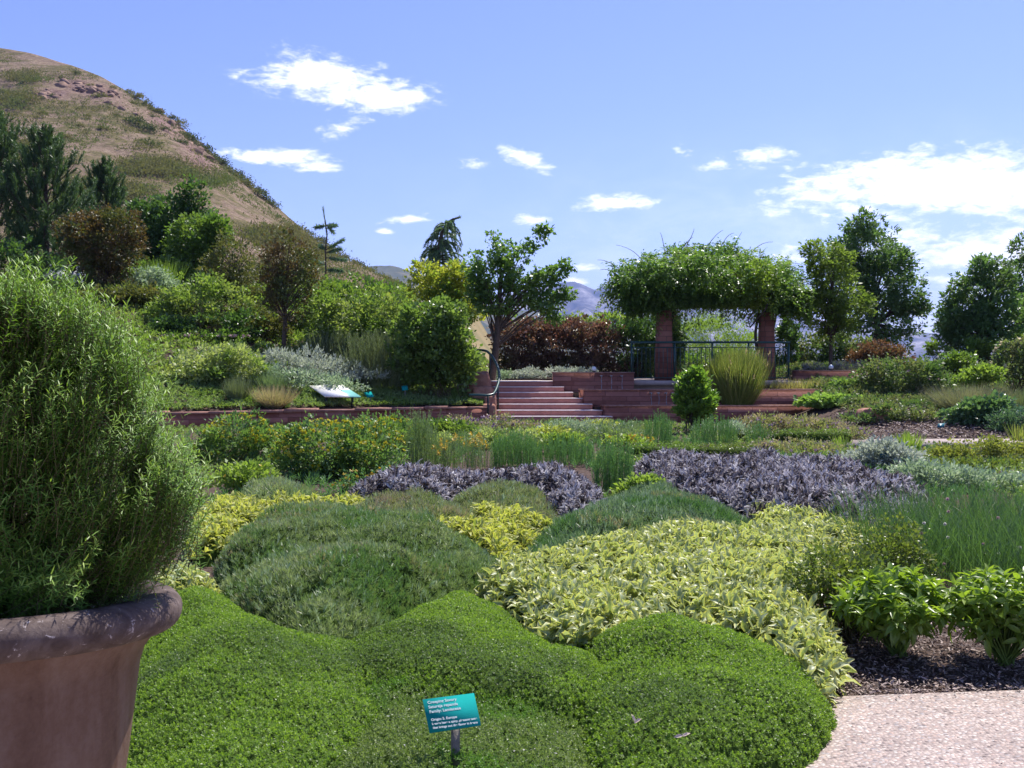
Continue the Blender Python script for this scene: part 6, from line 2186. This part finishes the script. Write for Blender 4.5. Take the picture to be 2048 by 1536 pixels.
# hanging curtain below the front beam
mb = MB()
for i in range(560):
    x = xL - .25 + (xR - xL + .5) * rng.random()
    t_ = np.clip((x - xL) / (xR - xL), 0, 1)
    Yd = 31.30 + .6 * t_ - abs(rng.normal()) * .16
    edge = max(0, abs(t_ - .5) * 2 - .5) / .5
    ln = .35 + .22 * rng.random() + .45 * edge * rng.random()
    n_ = int(ln / .05) + 3
    q = np.linspace(0, 1, n_)
    Bc = np.stack([x + .05 * np.sin(q * 4 + i), np.full(n_, Yd) + .08 * np.cos(q * 3 + i), zbm + .12 - ln * q], 1)
    rosettes(mb, T_LEAF, Bc, np.repeat(np.array([[0, -.5, -1.0]]), n_, 0), 4, .095, .042, (20, 75), 0, 0)
mb.build('hanging_foliage', L_VINE, vx)
for (x0, y0, x1, y1, x2, y2) in ((1290, 510, 1270, 495, 1232, 490), (1330, 490, 1325, 470, 1320, 465), (1370, 478, 1390, 462, 1388, 456), (1360, 482, 1378, 478, 1386, 474), (1412, 478, 1430, 468, 1446, 460), (1440, 480, 1452, 468, 1468, 466),
                                 (1466, 484, 1476, 474, 1484, 464), (1500, 490, 1520, 482, 1546, 484), (1240, 520, 1215, 518, 1195, 520), (1235, 530, 1215, 535, 1200, 540), (1555, 520, 1580, 522, 1600, 528), (1560, 540, 1590, 535, 1606, 538)):
    a, b_, c_ = P(x0, y0, 33), P(x1, y1, 33), P(x2, y2, 33)
    q = np.linspace(0, 1, 8)[:, None]
    a = a - UP * .3
    st = MB()
    st.tube(a * (1 - q) ** 2 + 2 * b_ * q * (1 - q) + c_ * q * q, np.linspace(.012, .005, 8), 4)
    st.build('tendril', M_TWIG, vx)
for (pts) in ([(1470, 545), (1480, 565), (1484, 580), (1478, 590), (1482, 602)], [(1545, 585), (1530, 620), (1500, 655), (1496, 640), (1508, 620)]):
    st = MB()
    st.tube([P(x, y, 31.3) for x, y in pts], .022, 5)
    st.build('tendril', M_BARK, vx)
for (x, Yd) in ((cA[0] + .26, 31.75), (cB[0] - .25, 32.3), (cC[0] - .2, 35), (cD[0] + .2, 35.4)):
    q = np.linspace(0, 1, 18)
    st = MB()
    st.tube(np.stack([x + .06 * np.sin(q * 9), Yd + .06 * np.cos(q * 9), ZT - .05 + q * (zbm - ZT)], 1), np.linspace(.06, .035, 18), 6)
    st.build('woody_stem', M_BARK, vx)
mb = MB()
C = P(1352, 690, 34.6) + rng.normal(size=(700, 3)) * np.array([.17, .2, .6])
rosettes(mb, T_LEAF, C, rvec(700), 6, .085, .04, (30, 90), 0, 0)
mb.build('climbing_foliage', L_DARK, vx)

# ------------------------------------------------------------------ beyond and around the pergola
shrub_px('round_shrub', 'bright fine textured green bush seen through the pergola', 'shrub', 41.5, [(1420, 680, 75, 50), (1370, 690, 45, 45), (1475, 690, 45, 40), (1430, 640, 45, 24)], 620, 30, .07, .018, L_FINE, cr=.32, up=.7, out=.3, base_px=1420, **S_)
shrub_px('round_shrub', 'mid green rose like bush under the bright one behind the railing', 'shrub', 38.0, [(1380, 730, 45, 30), (1440, 725, 45, 28), (1500, 735, 40, 30)], 380, 26, .075, .04, L_MID, cr=.26, up=.4, base_px=1430, **S_)
shrub_px('round_shrub', 'dark bush behind the railing at the left pillar', 'shrub', 37.0, [(1290, 720, 36, 46), (1310, 660, 30, 30)], 240, 26, .08, .04, L_DARK, cr=.26, up=.4, base_px=1292, **S_)
shrub_px('round_shrub', 'dark bush against the right pergola pillar', 'shrub', 35.0, [(1570, 715, 22, 44), (1575, 670, 18, 30)], 170, 26, .075, .04, L_DARK, cr=.2, up=.4, base_px=1570, **S_)
shrub_px('rose_bush', 'pale leaved rose bush behind the thin young tree', 'shrub', 35.5, [(1625, 705, 40, 36), (1680, 700, 40, 30), (1600, 730, 30, 20), (1720, 705, 30, 28)], 420, 26, .075, .04, L_ROSEF, cr=.24, up=.4, base_px=1650, flowers=(P_WHITE, 40, .05, 5, 'blossoms'), **S_)
shrub_px('rose_bush', 'russet leaved bush right of the thin young tree', 'shrub', 34.5, [(1750, 705, 36, 24), (1720, 720, 30, 18), (1790, 712, 28, 16)], 230, 26, .07, .035, L_RED, cr=.22, up=.4, base_px=1750, **S_)
shrub_px('lavender', 'dull purple lavender strip on top of the upper right wall', 'herb', 31.9, [(1640, 736, 40, 8), (1700, 734, 36, 9)], 130, 22, .06, .010, L_LAV, cr=.14, up=.9, base_px=1670, **B2)
shrub_px('young_tree', 'thin young tree with yellowish green leaves on the upper terrace', 'tree', 33.0,
         [(1665, 580, 50, 60), (1650, 530, 36, 40), (1632, 500, 24, 16), (1690, 620, 46, 40), (1640, 620, 40, 36), (1670, 660, 36, 22), (1680, 510, 24, 22), (1720, 610, 24, 18)], 470, 26, .085, .042, L_YTREE, cr=.24, up=.15, out=.5, base_px=1662,
         trunk_top=P(1664, 530, 33.0), trunk_r=.06, part='crown', nlimb=80, wisp=.2)
shrub_px('locust_tree', 'large dark green locust tree behind the thin young tree', 'tree', 44.0,
         [(1740, 490, 56, 50), (1730, 450, 36, 26), (1760, 560, 76, 50), (1700, 560, 50, 46), (1810, 600, 44, 36), (1760, 640, 76, 44), (1690, 500, 30, 40), (1790, 530, 34, 34), (1835, 610, 26, 16), (1780, 690, 36, 26)], 1100, 30, .12, .042, L_LOCUST, cr=.30, up=.1, out=.45, base_px=1760,
         trunk_top=P(1745, 520, 44.0), trunk_r=.12, part='crown', nlimb=90, wisp=.22, bark=M_BARK)
shrub_px('locust_tree', 'locust tree at the right standing in front of the white cloud', 'tree', 37.0,
         [(1960, 590, 60, 44), (1990, 550, 40, 32), (1930, 620, 46, 44), (2010, 640, 60, 50), (1950, 670, 60, 36), (1900, 650, 30, 36), (1965, 535, 24, 20)], 820, 28, .11, .042, L_LOCUST, cr=.27, up=.15, out=.45, base_px=1975,
         trunk_top=P(1975, 590, 37.0), trunk_r=.10, part='crown', nlimb=90, wisp=.22)
shrub_px('locust_tree', 'locust tree cut by the right edge of the photo', 'tree', 40.0,
         [(2050, 560, 40, 50), (2042, 500, 22, 24), (2090, 600, 70, 80), (2060, 640, 50, 50)], 520, 28, .11, .042, L_LOCUST, cr=.28, up=.15, out=.45, base_px=2070, trunk_top=P(2065, 560, 40.0), trunk_r=.10, part='crown', nlimb=60, wisp=.22)
shrub_px('round_shrub', 'bush under the right locust tree', 'shrub', 36.0, [(1930, 700, 40, 20), (1990, 705, 50, 22), (2050, 700, 50, 30), (1880, 700, 24, 16)], 300, 26, .08, .04, L_MID, cr=.26, up=.4, base_px=1960, **S_)
shrub_px('rose_bush', 'cream flowered shrub at the right edge', 'shrub', 28.0, [(2030, 710, 36, 30), (2010, 735, 36, 18), (2070, 720, 40, 50)], 260, 24, .07, .035, L_ROSEF, cr=.2, up=.4, base_px=2040, flowers=(P_CREAM, 60, .075, 6, 'blossoms'), **S_)
mb = MB()
n = 9200
yy = 24.6 + rng.random(n) * 10
xx = 8.3 + rng.random(n) * 15
ok = (yy - 24.4) > .9 * np.clip(11.0 - np.abs(xx - 9.6) * 2.2, 0, 1) * 1.0
xx, yy = xx[ok], yy[ok]
C = np.stack([xx, yy, right_z(xx, yy) + .05 + .35 * fbm(np.stack([xx, yy, xx * 0], 1) * .9, 19, 3) ** 2 * rng.random(len(xx))], 1)
rosettes(mb, T_LEAF, C, UP + rng.normal(size=C.shape) * .45, 9, .10, .04, (20, 85), .08, 0)
tag(mb.build('slope_cover', L_ROSEF), 'mixed low green growth covering the right slope', 'undergrowth', kind='stuff')
shrub_px('rose_bush', 'wide rose bush mass on the right slope above the boulder', 'shrub', 28.5, [(1790, 765, 80, 36), (1735, 778, 50, 30), (1860, 768, 55, 36), (1800, 738, 70, 22), (1840, 800, 46, 22), (1770, 805, 50, 18)], 820, 28, .06, .03, L_ROSEF, cr=.22, up=.4, base_px=1800, flowers=(P_PINK, 40, .05, 5, 'blossoms'), **S_)
shrub_px('rose_bush', 'small rose bush with white blossoms below the right locust tree', 'shrub', 30.0, [(1910, 725, 40, 20), (1890, 745, 36, 16)], 170, 26, .065, .035, L_MID, cr=.2, up=.4, base_px=1905, flowers=(P_WHITE, 26, .05, 5, 'blossoms'), **S_)
shrub_px('lime_herb', 'yellow green leafy clump on the slope left of the cream flowered shrub', 'herb', 27.0, [(1950, 755, 40, 14), (1975, 745, 26, 12)], 110, 24, .07, .04, L_LIME, cr=.16, up=.4, base_px=1955, **B2)
tuft('grass_tuft', 'hazy grey purple grass mass on the right slope', 'grass', base_pt(1945, 25.6), 1700, .70, .55, 1.0, .010, L_HAZY, lean=.5)
tuft('grass_tuft', 'grey green grass tuft at the right edge of the slope', 'grass', base_pt(2045, 25.0), 600, .7, .3, .6, .012, L_BROOM, lean=.35)
shrub_px('leafy_perennial', 'leathery green plants beside the bare mulch slope', 'plant', 23.6, [(1950, 825, 40, 24), (1920, 832, 30, 18), (1990, 815, 36, 20)], 230, 22, .075, .045, L_BERG, tpl=T_OVAL, cr=.16, up=.3, base_px=1955, **B2)
shrub_px('leafy_perennial', 'blue green fine mound at the right edge of the slope', 'plant', 22.8, [(2010, 850, 36, 24), (2040, 838, 30, 24)], 170, 24, .055, .014, L_BLUE, cr=.16, up=.5, base_px=2015, **B2)
shrub_px('leafy_perennial', 'large leaved light plants at the right end of the lowest terrace wall', 'plant', 27.6, [(1650, 815, 45, 20), (1630, 825, 36, 16), (1690, 830, 36, 14)], 260, 22, .085, .06, L_STRAW, tpl=T_OVAL, cr=.18, up=.3, base_px=1655, **B2)
shrub_px('leafy_perennial', 'light leaved plants at the right end of the middle terrace wall', 'plant', 28.8, [(1700, 785, 30, 16), (1690, 775, 22, 10)], 120, 22, .08, .055, L_STRAW, tpl=T_OVAL, cr=.16, up=.3, base_px=1700, **B2)
shrub_px('leafy_perennial', 'low green cover around the sandstone boulder', 'plant', 24.2, [(1720, 845, 34, 16), (1800, 850, 40, 14), (1780, 822, 40, 10), (1840, 830, 40, 10)], 220, 22, .055, .022, L_ROSEF, cr=.15, up=.5, base_px=1760, **B2)
tuft('daylily_clump', 'yellow green strap leaved clump at the lower right edge of the slope', 'plant', base_pt(2040, 21.0), 90, .42, .10, .35, .02, L_GRASSY, lean=.3)

bush('bay_shrub', 'egg shaped glossy bay shrub clipped beside the terrace walls', 'shrub', base_pt(1390, 24.0) * np.array([1, 1, 0]),
     [E(1390, 800, 36, 34, 24.0), E(1388, 770, 30, 24, 24.0), E(1392, 820, 32, 22, 24.0), E(1388, 748, 12, 12, 24.0)], 300, 22, .085, .036, L_BAY, cr=.15, up=.6, out=.5, stems=4, trunk_r=.03, wisp=.16)
tuft('ornamental_grass', 'big fountain of yellow green ornamental grass on the lowest terrace', 'grass', base_pt(1475, 28.74) * np.array([1, 1, 0]) + np.array([0, 0, .38]), 6200, 1.74, .36, .62, .0125, L_GRASSY, lean=.42, plume=(L_FEATH, 40, .10))
for i, px in enumerate((1555, 1580, 1605, 1632)):
    tuft('grass_tuft', ['tan grass tuft nearest the fountain grass on the middle terrace', 'second tan grass tuft from the left on the middle terrace', 'third tan grass tuft from the left on the middle terrace', 'tan grass tuft at the right end of the middle terrace row'][i],
         'grass', base_pt(px, 29.7) * np.array([1, 1, 0]) + np.array([0, 0, .74]), 150, .46, .08, .42, .014, L_TAN, lean=.4, group='tan grasses on the middle terrace')

# ------------------------------------------------------------------ scrub on the hill
protos = []
for s in range(4):
    mb = MB()
    k = 26
    C = rvec(k) * np.array([1.0, 1.0, .55]) * (.45 + .5 * rng.random((k, 1)))
    C[:, 2] = np.abs(C[:, 2]) + .05
    Pp = (C[:, None, :] + rng.normal(size=(k, 16, 3)) * .2).reshape(-1, 3)
    leaves(mb, T_LEAF, Pp, nrm(Pp) + rng.normal(size=Pp.shape) * .5, .22, .14, UP + rng.normal(size=Pp.shape) * .6)
    o = mb.build('scrub_bush', L_SCRUB)
    protos.append(o)


def on_hill(px, py):
    """point of the hill seen at a picture place: march down from the crest"""
    best = None
    row_c = np.interp(px, SIL[:, 0], SIL[:, 1])
    vs = np.linspace(0.0, 1.0, 200)
    # crest columns that project to px at different v
    for it in range(1):
        cand = np.linspace(px - 120, px + 260, 200)
        A_, B_2 = np.meshgrid(cand, vs)
        Q = hill_pt(A_.ravel(), B_2.ravel())
        qx = 1024 + Q[:, 0] / Q[:, 1] * F
        qy = 724 - (Q[:, 2] - EYE) / Q[:, 1] * F
        i = np.argmin((qx - px) ** 2 + (qy - py) ** 2)
        best = Q[i]
    return best


spots = [(205, 200, 5.5), (262, 188, 4.2), (285, 198, 4.0), (270, 215, 3.2), (300, 215, 3.0), (315, 228, 4.5), (345, 240, 4.0), (360, 255, 4.5), (185, 175, 2.8), (60, 268, 3.0), (45, 262, 2.2), (180, 235, 2.4), (212, 262, 2.6), (270, 250, 5.0), (295, 262, 4.0),
         (300, 300, 5.0), (320, 310, 4.4), (285, 290, 4.0), (250, 275, 2.8), (340, 285, 3.0), (350, 300, 3.4), (365, 290, 3.6), (372, 275, 3.4), (385, 285, 4.0), (400, 295, 4.0), (415, 305, 4.2), (330, 262, 2.6), (310, 240, 2.6), (240, 235, 2.4),
         (430, 320, 4.2), (440, 330, 4.2), (455, 345, 4.4), (470, 352, 4.4), (482, 362, 4.4), (500, 380, 4.4), (515, 392, 4.6), (530, 402, 4.6), (545, 412, 4.4), (490, 372, 4.0), (520, 385, 3.6), (420, 330, 3.2), (440, 345, 3.2), (470, 365, 3.0),
         (620, 470, 3.6), (640, 484, 3.6), (665, 498, 3.6), (690, 512, 3.6), (715, 525, 3.4), (740, 540, 3.4), (765, 556, 3.4), (790, 570, 3.4), (130, 160, 2.2), (160, 150, 2.6), (230, 180, 2.6), (110, 195, 2.0), (90, 230, 2.0), (140, 280, 2.2), (165, 255, 2.0), (355, 330, 2.4), (380, 345, 2.6)]
for i, (px, py, size) in enumerate(spots):
    src_ = protos[i % 4]
    if i < 4:
        o = src_
    else:
        o = src_.copy()
        COL.objects.link(o)
    q = on_hill(px, py)
    o.location = (q[0], q[1], q[2] - .2)
    f = size * (.7 + .5 * rng.random()) * .58
    o.scale = (f * 1.1, f, f * (.8 + .3 * rng.random()))
    o.rotation_euler = (0, 0, rng.random() * 6.28)
    tag(o, 'dark green scrub bush dotted on the dry hillside', 'bush', 'scrub bushes on the dry hill')
mb = MB()
r_ = np.random.default_rng(77)
for (cx, cy_, sx, sy, th, n_) in ((400, 318, 40, 13, .75, 70), (180, 180, 62, 10, .28, 44), (340, 255, 34, 9, .7, 34), (110, 192, 30, 6, 0, 16), (245, 222, 30, 8, .4, 14)):
    for j in range(n_):
        u, v = r_.normal() * sx * .55, r_.normal() * sy * .55
        q_ = on_hill(cx + u * math.cos(th) - v * math.sin(th), cy_ + u * math.sin(th) + v * math.cos(th))
        rr = .5 + 1.9 * r_.random() ** 2
        Vb = r_.normal(size=(8, 3))
        Vb = nrm(Vb) * np.array([1.3, .9, .8]) * rr
        bmx = bmesh.new()
        for v_ in Vb:
            bmx.verts.new(tuple(v_ + q_ + np.array([0, 0, -.25 * rr])))
        bmesh.ops.convex_hull(bmx, input=bmx.verts)
        bmx.verts.index_update()
        vv = [v_.co[:] for v_ in bmx.verts]
        mb.add(vv, [tuple(l_.index for l_ in f_.verts) for f_ in bmx.faces])
        bmx.free()
tag(mb.build('rocks', plain('hill_rock', (.30, .20, .155), .95, .1, col2=(.15, .10, .08), vscale=.35, bump=.6, bscale=2)), 'broken reddish rock outcrops on the steep dry hill', 'rocks', kind='stuff')
# low olive scrub spreading over the lower nose and in streaks
mb = MB()
pts_ = []
for (px, py, sx, sy, n_) in ((320, 330, 60, 10, 90), (370, 350, 60, 12, 110), (430, 365, 40, 10, 70), (290, 345, 40, 8, 50), (240, 385, 50, 14, 70), (180, 380, 40, 14, 40), (300, 300, 30, 10, 40), (60, 300, 40, 14, 40), (120, 330, 40, 12, 30),
                             (560, 480, 40, 14, 120), (620, 520, 45, 20, 170), (680, 550, 45, 18, 170), (740, 575, 40, 14, 140), (520, 470, 30, 10, 60), (790, 595, 30, 10, 90), (660, 580, 60, 20, 140), (580, 540, 50, 20, 120), (150, 420, 80, 14, 80), (60, 160, 40, 10, 40), (30, 200, 40, 16, 50)):
    for j in range(n_):
        pts_.append((px + rng.normal() * sx * .6, py + rng.normal() * sy * .6))
cand = np.stack(np.meshgrid(np.linspace(-100, 990, 330), np.linspace(0, 1, 130)), -1).reshape(-1, 2)
Q = hill_pt(cand[:, 0], cand[:, 1])
qx = 1024 + Q[:, 0] / Q[:, 1] * F
qy = 724 - (Q[:, 2] - EYE) / Q[:, 1] * F
pts_ = np.array(pts_)
for s in range(0, len(pts_), 200):
    pp_ = pts_[s:s + 200]
    dd = (qx[None] - pp_[:, :1]) ** 2 + (qy[None] - pp_[:, 1:]) ** 2
    i = dd.argmin(1)
    ok = dd.min(1) < 200
    c = Q[i][ok]
    k = 60
    off = rng.normal(size=(len(c), k, 3)) * np.array([1.5, 1.5, .55])
    off[..., 2] = np.abs(off[..., 2])
    Pp = (c[:, None, :] + off).reshape(-1, 3)
    leaves(mb, T_LEAF, Pp, UP + rng.normal(size=Pp.shape) * .8, .42 + .3 * rng.random(len(Pp)), .28, UP + rng.normal(size=Pp.shape) * .8, np.clip(np.repeat(rng.random(len(c)), k) * .6 + .4 * rng.random(len(Pp)), 0, 1))
r_ = np.random.default_rng(5)
tu = np.stack([r_.random(6500) * 800 - 60, r_.random(6500)], 1)
ct = hill_pt(tu[:, 0], .05 + .93 * tu[:, 1])
ok = fbm(ct * .045, 55, 3) > .47
ct = ct[ok]
k = 9
off = r_.normal(size=(len(ct), k, 3)) * np.array([.55, .55, .22])
off[..., 2] = np.abs(off[..., 2])
Pp = (ct[:, None, :] + off).reshape(-1, 3)
leaves(mb, T_LEAF, Pp, UP + rng.normal(size=Pp.shape) * .7, .35 + .35 * rng.random(len(Pp)), .26, UP + rng.normal(size=Pp.shape) * .8)
tag(mb.build('scrub', L_SCRUBG), 'olive green low scrub spread over the lower hillside', 'scrub', kind='stuff')
